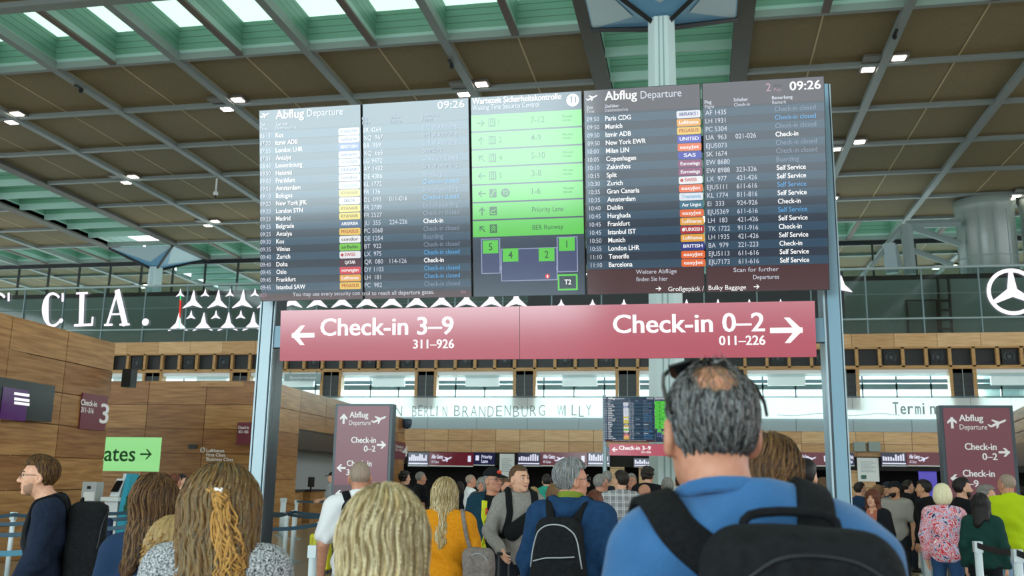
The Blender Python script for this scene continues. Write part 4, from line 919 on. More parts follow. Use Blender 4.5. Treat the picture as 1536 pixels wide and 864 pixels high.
gate(613, 644, 'm', 'lit flight monitor at the left end of the gate sign row'); gate(644, 711, 'r', 'red Alle Gates sign right of the totem sign'); gate(711, 743, 'n', 'navy Priority Lane sign beside the red Alle Gates sign', 697, 679)
gate(777, 811, 'i', 'dark info screen above the grey-hooded man'); gate(811, 881, 'r', 'red Alle Gates sign above the grey-haired man in navy'); gate(882, 915, 'm', 'lit flight monitor left of the distant departure board'); gate(951, 984, 'm', 'lit flight monitor under the distant pink check-in sign', 700, 688)
gate(1200, 1240, 'r', 'red gate sign left of the right board post'); gate(1272, 1280, 'n', 'sliver of navy sign right of the right board post'); gate(1322, 1358, 'm', 'lit flight monitor right of the white notice board'); gate(1360, 1420, 'r', 'red Alle Gates sign left of the right totem sign')
def notice(xa, xb, y0, y1, label):
    g = slab('notice_board', label, 'notice board', P_S, P_S.px(xa, y0), P_S.px(xb, y1), .05, m_white, 'white notice boards on the piers', lift=.0)
    a, b = P_S.px(xa, y0), P_S.px(xb, y1); q = MB(); w, h = b[0]-a[0], b[1]-a[1]
    for i in range(8): P_S.rect(q, a[0]+.15*w, a[1]+(.4+.06*i)*h, a[0]+(.85-.1*(i % 3))*w, a[1]+(.42+.06*i)*h, m_gband, .055)
    P_S.rect(q, a[0]+.15*w, a[1]+.1*h, a[0]+.4*w, a[1]+.27*h, mat('notice_green', '#3f6a60'), .055); q.build('printed_text', g)
notice(749, 772, 725, 681, 'white notice board on the pier above the grey-hooded man'); notice(1287, 1317, 722, 687, 'white notice board on the pier right of the right board post')
for x, lb in ((1289, 'left one of two small grey wall spotlights above the white notice board'), (1311, 'right one of two small grey wall spotlights above the white notice board')):
    p = atY(x, 669, YW-.3); o = thing('wall_spotlight', lb, 'spotlight', p, 'grey wall spotlights'); MB().box((-.28, -.2, -.28), (.28, .2, .2), m_gal, o=p).build('lamp_head', o); MB().box((-.08, .15, -.1), (.08, .3, .1), m_black, o=p).build('bracket', o)
a, b = atY(1381, 760, YW+1)[0], atY(1408, 760, YW+1)[0]
pv = thing('purple_screen', 'violet lit standing screen in the dark counter hall left of the right totem', 'screen', ((a+b)/2, YW+1, 0)); MB().box((a, YW+.95, .9), (b, YW+1.05, 2.6), emis('violet', '#4a3fb0', .9, .3)).build('display', pv); MB().box(((a+b)/2-.4, YW+.8, 0), ((a+b)/2+.4, YW+1.2, .9), m_black).build('stand', pv)
# ------------------------------------------------------------------ belt barriers
m_pole = mat('barrier_pole', '#cdd8dd', rough=0.35); m_beltt = mat('belt_teal', '#2f6f86', rough=0.6); m_beltd = mat('belt_dark', '#1d4052', rough=0.6); m_beltk = mat('belt_black', '#15171c', rough=0.6)
def barrier(px, ytop, Y, label, r=.036, group='belt barrier posts', head=None):
    p = atY(px, ytop, Y); x, y, h = p
    t = thing('barrier_post', label, 'barrier post', (x, y, 0), group)
    MB().lathe([(r, .03), (r, h-.12), (r*.6, h-.11)], m_pole, (x, y, 0), 16).build('pole', t, smooth=True)
    MB().lathe([(.17, 0), (.17, .015), (.05, .03), (.04, .05)], m_post, (x, y, 0), 20).build('base_plate', t)
    MB().box((x-r*1.05, y-r*1.05, h-.115), (x+r*1.05, y+r*1.05, h), head or m_pole).build('belt_cassette', t)
    return t
def belt(t, a, b, m, hgt=.055):
    """belt from picture point a=(x,y,Y) to b"""
    A, B = atY(*a), atY(*b); n = 10; pts = [A+(B-A)*i/n+np.array([0, 0, -.02*sin(pi*i/n)]) for i in range(n+1)]
    d = B-A; nn = np.array([d[1], -d[0], 0]); nn /= np.linalg.norm(nn); 
    MB().ribbon(pts, [nn]*(n+1), hgt, .002, m).build('belt', t)
b1 = barrier(21, 768, 13.4, 'white barrier post with blue belts at the far left edge')
belt(b1, (-25, 774, 13.4), (21, 772, 13.35), m_beltd); belt(b1, (21, 772, 13.3), (60, 772, 13.6), m_beltd); belt(b1, (-25, 785, 12.0), (60, 783, 12.0), m_beltd); belt(b1, (-25, 801, 10.6), (60, 799, 10.6), m_beltd)
belt(b1, (-25, 829, 8.6), (60, 825, 8.6), m_beltt)
b2 = barrier(184, 809, 8.8, 'white barrier post with teal belts right of the black-backpack man')
belt(b2, (184, 815, 8.75), (150, 820, 8.0), m_beltt); belt(b2, (184, 833, 8.75), (140, 836, 8.4), m_beltt); belt(b2, (184, 815, 8.75), (215, 812, 9.2), m_beltd)
b2b = barrier(201, 764, 14.4, 'white barrier post partly hidden by the brown-haired woman'); belt(b2b, (150, 770, 14), (201, 767, 14.4), m_beltd); belt(b2b, (150, 779, 13), (215, 774, 13), m_beltd); belt(b2b, (150, 793, 11.5), (215, 785, 11.5), m_beltd)
for px, yt, Y, lb in ((423.5, 747, 26, 'farther of two thin posts right of the left board post, left one'), (427.5, 747, 25, 'farther of two thin posts right of the left board post, right one'), (430.5, 769, 16.8, 'barrier post close to the left board post with belts'), (442, 765.5, 18, 'barrier post with belts below the recessed counter'), (445, 750, 24.5, 'thin far barrier post in front of the recessed counter'), (481, 783, 13.6, 'white barrier post left of the white-shirted man'), (470.5, 818, 9.0, 'nearest thick white barrier post left of the white-shirted man')):
    t = barrier(px, yt, Y, lb, r=.04)
    if px == 430.5: belt(t, (430.5, 771, 16.7), (405, 773, 15), m_beltd); belt(t, (431, 771, 16.7), (481, 776, 15.5), m_beltd)
    if px == 442: belt(t, (442, 768, 17.9), (500, 772, 17), m_beltd); belt(t, (442, 768, 17.9), (405, 770, 17), m_beltd)
    if px == 445: belt(t, (445, 752, 24.4), (500, 752, 24), m_beltd)
    if px == 481: belt(t, (481, 786, 13.5), (405, 794, 13), m_beltd); belt(t, (481, 786, 13.5), (500, 788, 13.2), m_beltd)
for px, yt, Y, lb in ((1387.5, 799, 13.2, 'white barrier post left of the woman in the floral blouse'), (1466, 812, 11.3, 'white barrier post right of the woman in the floral blouse'), (1525, 824, 9.9, 'white barrier post below the lime jacket at the right edge')):
    t = barrier(px, yt, Y, lb, r=.04)
    if px == 1466: belt(t, (1466, 818, 11.2), (1525, 829, 9.95), m_beltk, .06)
    if px == 1525: belt(t, (1525, 829, 9.85), (1570, 838, 9.3), m_beltk, .06)
# ------------------------------------------------------------------ kiosk, dispenser, suitcase
Yk = 17.5; kx = atY(186, 720, Yk)[0]
m_teal = mat('kiosk_teal', '#2f9fb8', rough=0.35); m_kw = mat('kiosk_white', '#dfe6e8', rough=0.4)
kk = thing('self_service_kiosk', 'teal and white self-service kiosk below the Gates sign', 'kiosk', (kx, Yk, 0))
def kz(y): return atY(186, y, Yk)[2]
def kX(x): return atY(x, 740, Yk)[0]
q = MB(); q.prism([(kX(178), Yk, 0), (kX(189), Yk, 0), (kX(192), Yk, kz(712)), (kX(187), Yk, kz(710)), (kX(181), Yk, kz(760))], (0, .35, 0), m_teal); q.build('side_blade', kk)
q = MB(); q.box((kX(156), Yk-.1, kz(752)), (kX(182), Yk+.35, kz(746)), m_kw); q.box((kX(158), Yk, 0), (kX(178), Yk+.3, kz(752)), m_kw); q.build('shelf', kk)
q = MB(); q.prism([(kX(167), Yk-.05, kz(745)), (kX(180), Yk-.05, kz(745)), (kX(182), Yk+.08, kz(718)), (kX(170), Yk+.08, kz(718))], (0, .05, 0), m_kw); q.build('screen_housing', kk)
q = MB(); q.prism([(kX(168.5), Yk-.07, kz(738)), (kX(179), Yk-.07, kz(738)), (kX(180.5), Yk+.05, kz(721)), (kX(171), Yk+.05, kz(721))], (0, .02, 0), m_mon); q.build('screen', kk)
q = MB(); q.tube([(kX(174), Yk+.2, kz(745)), (kX(177), Yk+.25, kz(711))], .07, m_kw, 8); q.build('mast', kk)
Yd = 17.5
a, b = atY(121, 753, Yd), atY(145, 723, Yd); dp_ = thing('leaflet_dispenser', 'grey leaflet dispenser box with a white sheet against the left wood wall', 'dispenser', ((a[0]+b[0])/2, Yd, 0))
m_disp = mat('dispenser_grey', '#b6bdbf', rough=.5)
MB().box((a[0], Yd, a[2]), (b[0], Yd+.25, b[2]), m_disp).build('box', dp_); MB().box((a[0]+.05, Yd+.08, 0), (b[0]-.05, Yd+.2, a[2]), m_disp).build('pedestal', dp_)
q = MB(); q.box((a[0]+.05, Yd-.012, a[2]+.03), (b[0]-.02, Yd-.002, a[2]+.2), m_white); q.build('sheet', dp_); q = MB(); q.box(((a[0]+b[0])/2-.04, Yd-.01, b[2]-.14), ((a[0]+b[0])/2+.04, Yd, b[2]-.08), m_black); q.build('slot', dp_)
Ys = 16.0; a, b = atY(463, 817, Ys), atY(487, 779, Ys)
ys = thing('suitcase', 'bright yellow suitcase behind the belts left of the white-shirted man', 'suitcase', ((a[0]+b[0])/2, Ys+.12, 0)); m_yel = mat('suitcase_yellow', '#d9d21e', rough=.4)
def rbox(lo, hi, r, m, name, par):
    q = MB(); q.box(lo, hi, m); o = q.build(name, par); md = o.modifiers.new('b', 'BEVEL'); md.width = r; md.segments = 3; return o
zt_ = .66
rbox((a[0], Ys, .05), (a[0]+.36, Ys+.22, zt_), .04, m_yel, 'shell', ys)
q = MB()
for i in range(4): q.box((a[0]+.05+.075*i, Ys-.006, .1), (a[0]+.075+.075*i, Ys+.002, zt_-.06), mat('suitcase_groove', '#b5ae14', rough=.5))
q.build('groove', ys)
for sx in (a[0]+.03, a[0]+.33): MB().lathe([(.03, 0), (.03, .05)], m_black, (sx, Ys+.06, 0), 12).build('wheel', ys)
MB().tube([(a[0]+.08, Ys+.15, zt_), (a[0]+.08, Ys+.15, zt_+.03), (a[0]+.26, Ys+.15, zt_+.03), (a[0]+.26, Ys+.15, zt_)], .012, m_black, 6).build('handle', ys)
# ------------------------------------------------------------------ people: implicit bodies meshed with surface nets
def smin(a, b, k):
    h = np.clip(.5+.5*(b-a)/k, 0, 1); return b+(a-b)*h-k*h*(1-h)
def smax(a, b, k): return -smin(-a, -b, k)
def cone(x, y, z, a, b, ra, rb, sy=1.0):
    ax, ay, az = a; bx_, by_, bz = b; dx, dy, dz = bx_-ax, by_-ay, bz-az; L2 = dx*dx+dy*dy+dz*dz+1e-9
    t = np.clip(((x-ax)*dx+(y-ay)*dy+(z-az)*dz)/L2, 0, 1)
    return np.sqrt((x-ax-t*dx)**2+((y-ay-t*dy)/sy)**2+(z-az-t*dz)**2)-(ra+(rb-ra)*t)
def ell(x, y, z, c, r):
    X, Y, Z = (x-c[0])/r[0], (y-c[1])/r[1], (z-c[2])/r[2]
    k0 = np.sqrt(X*X+Y*Y+Z*Z)+1e-9; k1 = np.sqrt((X/r[0])**2+(Y/r[1])**2+(Z/r[2])**2)+1e-9
    return k0*(k0-1)/k1
def rbx(x, y, z, c, h, r):
    qx, qy, qz = np.abs(x-c[0])-h[0]+r, np.abs(y-c[1])-h[1]+r, np.abs(z-c[2])-h[2]+r
    return np.sqrt(np.maximum(qx, 0)**2+np.maximum(qy, 0)**2+np.maximum(qz, 0)**2)+np.minimum(np.maximum(qx, np.maximum(qy, qz)), 0)-r
CORN = np.array([(i, j, k) for i in (0, 1) for j in (0, 1) for k in (0, 1)])
EDG = [(a, b) for a in range(8) for b in range(a+1, 8) if np.abs(CORN[a]-CORN[b]).sum() == 1]
def net(f, lo, hi, res):
    lo = np.asarray(lo, float); n = np.maximum(4, np.ceil((np.asarray(hi)-lo)/res).astype(int)+1)
    g = [lo[i]+np.arange(n[i])*res for i in range(3)]
    X, Y, Z = np.meshgrid(*g, indexing='ij'); V = f(X, Y, Z)
    V[0], V[-1] = np.maximum(V[0], 1e-3), np.maximum(V[-1], 1e-3); V[:, 0] = np.maximum(V[:, 0], 1e-3); V[:, -1] = np.maximum(V[:, -1], 1e-3); V[:, :, 0] = np.maximum(V[:, :, 0], 1e-3); V[:, :, -1] = np.maximum(V[:, :, -1], 1e-3)
    C = [V[i:n[0]-1+i, j:n[1]-1+j, k:n[2]-1+k] for i, j, k in CORN]
    neg = [c < 0 for c in C]; s = sum(q.astype(np.int8) for q in neg); act = (s > 0) & (s < 8)
    idx = np.argwhere(act); m = len(idx)
    if m == 0: return np.zeros((0, 3)), []
    cv = np.stack([c[act] for c in C], 1); acc = np.zeros((m, 3)); cnt = np.zeros(m)
    for a, b in EDG:
        va, vb = cv[:, a], cv[:, b]; ok = (va < 0) != (vb < 0); t = np.where(ok, va/(va-vb+1e-12*(va == vb)), 0)
        acc += np.where(ok[:, None], CORN[a]+(CORN[b]-CORN[a])*t[:, None], 0); cnt += ok
    P = lo+(idx+acc/cnt[:, None])*res
    ids = -np.ones(act.shape, int); ids[act] = np.arange(m)
    F_ = []
    for ax in range(3):
        o1, o2 = [(1, 2), (2, 0), (0, 1)][ax]
        sl0 = [slice(1, -1)]*3; sl0[ax] = slice(0, n[ax]-1); sl1 = list(sl0); sl1[ax] = slice(1, n[ax])
        a, b = V[tuple(sl0)] < 0, V[tuple(sl1)] < 0
        e = np.argwhere(a != b); 
        if not len(e): continue
        fl = a[tuple(e.T)]
        base = e.copy(); base[:, o1] += 1; base[:, o2] += 1
        q = []
        for u, v in ((0, 0), (1, 0), (1, 1), (0, 1)):
            c = base.copy(); c[:, o1] -= u; c[:, o2] -= v; q.append(ids[tuple(c.T)])
        q = np.stack(q, 1); q[~fl] = q[~fl][:, ::-1]; q = q[(q >= 0).all(1)]
        F_.append(q)
    return P, np.vstack(F_)[:, ::-1] if F_ else []
def sdf_mesh(mb, f, lo, hi, res, m):
    v, q = net(f, lo, hi, res)
    if len(v): mb.add(v, q, m)
SKIN = {'a': mat('skin_fair', '#d9a88c', rough=.5, spec=.35, noise=((40, 40, 40), '#cf9a7e', 3)), 'b': mat('skin_tan', '#c2906f', rough=.5, spec=.35, noise=((40, 40, 40), '#b98664', 3)), 'c': mat('skin_ruddy', '#c48d72', rough=.5, spec=.35, noise=((40, 40, 40), '#b97f66', 3))}
m_lip = mat('lips', '#b06a60', rough=.45); m_eye = mat('eye_white', '#e6e2dc', rough=.2); m_iris = mat('iris_dark', '#2a2320', rough=.15); m_frame_g = mat('spectacle_frame', '#1b1b1f', rough=.3); m_lens = glass('spectacle_lens', '#dfe4e6', .12)
def hairmat(n, c, c2, sc=(70, 70, 7)): return mat('hair_'+n, c, rough=.55, spec=.3, noise=(sc, c2, 4))
HAIR = {'brown': hairmat('brown', '#4a3322', '#5f4630'), 'dark': hairmat('dark', '#1d1714', '#2c231d'), 'black': hairmat('black', '#131112', '#1f1b1a'), 'grey': hairmat('grey', '#6d6a66', '#8d8a85'), 'salt': hairmat('salt', '#3a3b3d', '#6f7375', (90, 90, 30)), 'blonde': hairmat('blonde', '#a8915f', '#c6b083'), 'sandy': hairmat('sandy', '#8a7048', '#a68c5c'), 'platin': hairmat('platin', '#d8cda4', '#e8dfbe'), 'red': hairmat('red', '#4f281b', '#6b3a28'), 'lbrown': hairmat('lbrown', '#6d4f34', '#876545'), 'stub': hairmat('stub', '#8a7a6c', '#a08c7c')}
def cloth(n, c, c2=None, sc=30, rough=.9): return mat('cloth_'+n, c, rough=rough, spec=.2, noise=((sc, sc, sc), c2 or c, 4), bump=(220, .25))
CL = {}
def person(label, px, py, Y, face=0, skin='a', hair='short', hcol='dark', top='#222222', top2=None, sleeve='long', legs='#22262e', shoes='#1c1c1c', woman=False, res=.012, hres=None, hyaw=0, hpitch=0, armL=None, armR=None, loose=.018, wide=1.0, hood=False, collar=False, glasses=False, cap=None, beard=None, jacket=None, hem=.86, topmat=None, lean=(0, 0), hairlen=.30, group=None, open_front=False, name='person', legmat=None, hoff=0, neck=1.505, hairw=1.0):
    face = face+11.1-math.degrees(atan2(px-CX, F))
    P = atY(px, py, Y); hgt = P[2]; hres = hres or min(res, .009)
    extra = {'bald': 0, 'stub': .004, 'cap': .02}.get(hair, .016)
    s = hgt/(1.75+extra)
    root = thing(name, label, 'person', (P[0], P[1], 0), group, rz=radians(face), local=True)
    root.scale = (s, s, s)
    sk = SKIN[skin]; w = wide; sh = (.165 if woman else .188)*w
    hx, hy = lean; HC = np.array([hx, hy, 1.628])
    ya, pb = radians(hyaw), radians(hpitch)
    Rz = np.array([[cos(ya), -sin(ya), 0], [sin(ya), cos(ya), 0], [0, 0, 1]]); Rx = np.array([[1, 0, 0], [0, cos(-pb), -sin(-pb)], [0, sin(-pb), cos(-pb)]])
    Rh = Rz@Rx
    def hl(x, y, z):
        a, b, c = x-HC[0], y-HC[1], z-HC[2]; R = Rh.T
        return (R[0, 0]*a+R[0, 1]*b+R[0, 2]*c, R[1, 0]*a+R[1, 1]*b+R[1, 2]*c, R[2, 0]*a+R[2, 1]*b+R[2, 2]*c)
    def hw(p): return HC+Rh@np.asarray(p, float)
    nk = (hx*.75, hy*.6-.022, 1.50)
    def skull(x, y, z): return smin(ell(x, y, z, (0, -.014, .032), (.076, .096, .09)), ell(x, y, z, (0, .022, -.02), (.066, .072, .085)), .03)
    def headf(X, Y_, Z):
        x, y, z = hl(X, Y_, Z); xa = np.abs(x)
        d = skull(x, y, z)
        d = smin(d, ell(x, y, z, (0, .040, -.078), (.047, .046, .037)), .035)           # jaw and chin
        d = smin(d, ell(x, y, z, (0, .076, -.101), (.021, .017, .014)), .016)
        d = smin(d, cone(xa, y, z, (0, .084, .028), (.042, .066, .026), .012, .010), .018)     # brow
        d = smin(d, cone(xa, y, z, (.045, .062, -.022), (.035, .066, -.03), .013, .013), .025)   # cheek
        d = smax(d, -ell(xa, y, z, (.031, .098, .008), (.017, .018, .011)), .012)
        d = smin(d, cone(x, y, z, (0, .088, .014), (0, .113, -.026), .0075, .0125), .010)       # nose
        d = smin(d, ell(xa, y, z, (.012, .098, -.031), (.009, .011, .008)), .007)
        d = smin(d, ell(x, y, z, (0, .087, -.057), (.023, .013, .007)), .006); d = smin(d, ell(x, y, z, (0, .086, -.068), (.019, .013, .007)), .005)
        e = ell(xa, y+.35*(xa-.075), z, (.081, -.006, -.008), (.012, .021, .034)); e = smax(e, -ell(xa, y, z, (.088, -.002, -.006), (.007, .011, .02)), .006)
        e = smin(e, ell(xa, y, z, (.076, -.003, -.036), (.008, .010, .010)), .01)
        d = smin(d, e, .008)
        n = cone(X, Y_, Z, tuple(hw((0, -.022, -.06))), nk, .056 if not woman else .048, .062 if not woman else .052)
        d = smin(d, n, .03)
        return smin(d, cone(np.abs(X-nk[0]*.5), Y_, Z, (0, -.025, 1.47), (.11, -.02, 1.435), .05, .045), .04)
    body = MB()
    sdf_mesh(body, headf, (hx-.19, hy-.16, 1.41), (hx+.19, hy+.17, 1.80), hres, sk)
    # --- limbs
    def arm(side, spec):
        S = np.array([side*sh, -.012, 1.405])
        E_, Wt = spec if spec else ((side*(sh+.055), -.03, 1.13), (side*(sh+.06), .045, .885))
        return S, np.array(E_, float), np.array(Wt, float)
    arms = {-1: arm(-1, armL), 1: arm(1, armR)}
    hipw = .098 if woman else .09
    def coref(x, y, z):
        d = ell(x, y, z, (0, 0, .95), (.13, .085, .12)); d = smin(d, cone(x, y/.62, z, (0, 0, 1.0), (0, 0, 1.38), .11, .13), .05)
        for sd in (-1, 1):
            d = smin(d, cone(x, y, z, (sd*hipw, 0, .9), (sd*.1, .01, .5), .06, .045), .03); d = smin(d, cone(x, y, z, (sd*.1, .01, .5), (sd*.105, -.01, .09), .042, .035), .02)
        return smin(d, cone(x, y, z, (0, -.01, 1.36), (0, -.02, 1.5), .07, .05), .04)
    sdf_mesh(body, coref, (-.2, -.14, .05), (.2, .14, 1.52), .022, sk)
    for sd, (S, E_, Wt) in arms.items():
        fd = Wt-E_; fd /= np.linalg.norm(fd); zz = fd; nn = np.array([sd*1.0, 0, 0]); nn = nn-zz*(nn@zz)
        if np.linalg.norm(nn) < .3: nn = np.array([0, 0, -1.0]); nn = nn-zz*(nn@zz)
        nn /= np.linalg.norm(nn); yy = np.cross(zz, nn)*sd
        # local hand frame: along = zz, across = yy (thumb side +), palm normal = -nn
        def H(a, c, l): return Wt+zz*l+yy*c-nn*a
        segs = [(E_+(Wt-E_)*.0, Wt, .043, .028)]
        fing = []
        for c, L_, in ((.030, .070), (.010, .080), (-.010, .074), (-.029, .056)):
            p0 = H(.0, c, .088); p1 = H(.006, c*1.1, .088+L_*.5); p2 = H(.026, c*1.12, .088+L_*.92); fing.append((p0, p1, p2))
        th = (H(.004, .026, .03), H(.014, .052, .062), H(.022, .056, .092))
        def handf(x, y, z):
            d = cone(x, y, z, E_, Wt, .044, .0275)
            a, c, l = -((x-Wt[0])*nn[0]+(y-Wt[1])*nn[1]+(z-Wt[2])*nn[2]), (x-Wt[0])*yy[0]+(y-Wt[1])*yy[1]+(z-Wt[2])*yy[2], (x-Wt[0])*zz[0]+(y-Wt[1])*zz[1]+(z-Wt[2])*zz[2]
            d = smin(d, rbx(a, c, l, (0, 0, .052), (.015, .041, .045), .014), .02)
            g = None
            for p0, p1, p2 in fing+[th]:
                q = np.minimum(cone(x, y, z, p0, p1, .0098, .0088), cone(x, y, z, p1, p2, .0088, .0072)); g = q if g is None else np.minimum(g, q)
            return smin(d, g, .006)
        if sleeve != 'long': up = lambda x, y, z: smin(handf(x, y, z), cone(x, y, z, S+(E_-S)*.35, E_, .05, .044), .02)
        else: up = handf
        pts = np.array([E_, Wt, H(0, .06, .18), H(.04, -.05, .18), H(0, 0, .18)]+([S+(E_-S)*.35] if sleeve != 'long' else []))
        sdf_mesh(body, up, pts.min(0)-.06, pts.max(0)+.06, max(.0055, res*.55), sk)
    b_ob = body.build('body', root, smooth=True)
    # lips as a tinted patch of the same skin surface
    me = b_ob.data; me.materials.append(m_lip); co = np.empty(len(me.vertices)*3); me.vertices.foreach_get('co', co); co = co.reshape(-1, 3)
    lx, ly, lz = hl(co[:, 0], co[:, 1], co[:, 2]); lipv = (np.abs(lx) < .022) & (ly > .08) & (lz < -.051) & (lz > -.073)
    if lipv.any():
        li = len(me.materials)-1
        for p_ in me.polygons:
            if lipv[list(p_.vertices)].all(): p_.material_index = li
    # --- torso clothing
    tm = topmat or cloth('top_'+top.strip('#'), top, top2 or top)
    def torsof(x, y, z, off=0.0):
        if woman:
            d = ell(x, y, z, (0, -.005, .95), (.165*w, .118*w, .14)); d = smin(d, cone(x, y/.72, z, (0, 0, 1.06), (0, 0, 1.2), .128*w, .135*w), .07)
            d = smin(d, ell(x, y, z, (0, -.005, 1.29), (.15*w, .1, .17)), .07); d = smin(d, ell(np.abs(x), y, z, (.068, .075, 1.27), (.062, .055, .062)), .05)
        else:
            d = ell(x, y, z, (0, 0, .95), (.152*w, .112*w, .14)); d = smin(d, cone(x, y/.7, z, (0, .0, 1.04), (0, 0, 1.2), .142*w, .158*w), .07)
            d = smin(d, ell(x, y, z, (0, -.004, 1.30), (.175*w, .112, .175)), .07)
        d = smin(d, cone(x, y, z, (-sh*.78, -.015, 1.415), (sh*.78, -.015, 1.415), .062, .062), .06)
        d = smin(d, cone(np.abs(x), y, z, (.0, -.02, 1.49), (sh*.75, -.015, 1.425), .062, .05), .05)
        return d-loose-off
    lift = {}
    def sleevef(x, y, z):
        d = None
        for sd, (S, E_, Wt) in arms.items():
            if sleeve == 'none': continue
            if sleeve == 'short':
                Em = S+(E_-S)*.72; a = cone(x, y, z, S, Em, .062, .062)
            else:
                a = smin(cone(x, y, z, S, E_, .06, .05), cone(x, y, z, E_, E_+(Wt-E_)*(.97 if sleeve == 'long' else .35), .05, .042), .03)
            a = a-loose*.8; d = a if d is None else np.minimum(d, a)
        return d
    fold = .0045 if res > .0105 else .006
    def shirtf(x, y, z, wr=True):
        d = torsof(x, y, z); sl = sleevef(x, y, z)
        if sl is not None: d = smin(d, sl, .045)
        if wr:
            d = d+fold*(np.sin(23*x+17*z+5*np.sin(9*y+7*z))+np.sin(31*z-13*x+4*np.sin(11*x)))*np.clip((1.44-z)*4, .15 if res > .0078 else .45, 1)
        ncut = z-(neck if not hood else 1.53)-.35*(-(y+.02)); d = smax(d, ncut, .012)
        d = smax(d, hem-z, .012)
        if collar or hood:
            R_ = np.sqrt((x-nk[0])**2+((y-nk[1]-.01)/1.0)**2); zc_ = 1.495-.3*(y+.02)
            t_ = np.sqrt((np.maximum(np.abs(R_-(.078 if not hood else .088))-(.006 if not hood else .012), 0))**2+np.maximum(np.abs(z-zc_)-.022, 0)**2)-.008
            d = smin(d, t_, .02)
        if hood:
            d = smin(d, cone(np.abs(x), y, z, (.0, -.135, 1.43), (.085, -.055, 1.50), .05, .034), .03)
        if open_front: d = smax(d, -rbx(x, y, z, (0, .2, 1.2), (.075, .2, .5), .02), .01)
        return d
    allp = np.array([p for a in arms.values() for p in a]); lo = np.minimum(allp.min(0)-.1, (-.27, -.24, hem-.03)); hi = np.maximum(allp.max(0)+.1, (.27, .25, 1.6)); lo[2] = max(lo[2], min(hem-.03, allp[:, 2].min()-.08))
    q = MB(); sdf_mesh(q, shirtf, lo, hi, res, tm); q.build('jacket' if open_front else 'top', root, smooth=True)
    if open_front or jacket:
        im = cloth('inner_'+(jacket or '#111111').strip('#'), jacket or '#111111'); q = MB()
        sdf_mesh(q, lambda x, y, z: smax(smax(torsof(x, y, z, -.012), z-1.495+.25*(y+.02), .01), .88-z, .01), (-.24, -.2, .86), (.24, .22, 1.58), max(res, .011), im); q.build('tee_shirt', root, smooth=True)
    # --- trousers and shoes
    lm = legmat or cloth('legs_'+legs.strip('#'), legs, legs); lr = max(res, .014)
    def legf(x, y, z):
        d = ell(x, y, z, (0, -.005, .93), (.16*w+.004, .115*w, .13))
        for sd in (-1, 1):
            d = smin(d, cone(x, y, z, (sd*hipw, 0, .88), (sd*.1, .012, .5), .088, .066), .035); d = smin(d, cone(x, y, z, (sd*.1, .012, .5), (sd*.105, -.008, .06), .066, .058), .03)
        d = d+.003*np.sin(38*z+9*x+12*y)
        return smax(smax(d, z-1.02, .01), .045-z, .01)
    q = MB(); sdf_mesh(q, legf, (-.25, -.17, .02), (.25, .17, 1.05), lr, lm); q.build('trousers', root, smooth=True)
    smm = mat('shoe_'+shoes.strip('#'), shoes, rough=.55)
    for sd in (-1, 1):
        q = MB(); sdf_mesh(q, lambda x, y, z: smax(smin(cone(x, y, z, (sd*.105, -.045, .045), (sd*.12, .135, .034), .043, .038), cone(x, y, z, (sd*.105, -.03, .05), (sd*.105, -.02, .1), .042, .045), .03), .002-z, .004), (sd*.11-.08, -.12, -.01), (sd*.11+.08, .21, .14), .012, smm); q.build('shoe', root, smooth=True)
    # --- hair
    hm = HAIR[hcol]
    def capf(x, y, z, th): return smin(ell(x, y, z, (0, -.016, .034), (.076+th, .097+th, .09+th)), ell(x, y, z, (0, .012, -.01), (.066+th, .07+th, .08+th)), .03)
    hf = None; hair_ob = None
    def groove(x, y, z, A=.0022): return A*(np.sin(34*np.arctan2(x, -y+.02)+9*z)+np.sin(57*np.arctan2(x, -y+.02)-21*z+3*np.sin(40*z)))
    if hair in ('short', 'stub', 'crop', 'fringe', 'curly', 'cap', 'balding'):
        th = {'short': .014, 'stub': .003, 'crop': .009, 'fringe': .008, 'curly': .024, 'cap': .006, 'balding': .006}[hair]
        def hf(x, y, z):
            d = capf(x, y, z, th)-.012*np.clip((z-.06)*12, 0, 1)*np.clip((y+.06)*10, 0, 1)*(hair == 'short')
            line = np.where(y < -.045, -.066, np.minimum(-.066+(y+.045)*2.0, .074))
            d = smax(d, line-z, .012)
            d = smax(d, -rbx(np.abs(x), y, z, (.085, .0, -.02), (.02, .024, .036), .015), .006)
            if hair == 'fringe': d = smax(d, z-.045-.03*(y < -.02), .012)
            if hair == 'balding':
                d = smax(d, -ell(x, y, z, (-.01, -.08, .108), (.043, .068, .034)), .03)
            if hair == 'curly': d = d+.006*(np.sin(90*x+20*z)*np.sin(85*y)+np.sin(95*z+30*x))
            return d+groove(x, y, z, .0012 if hair != 'stub' else .0003)
    elif hair in ('long', 'bob', 'pony', 'big', 'curlylong'):
        HLn = hairlen
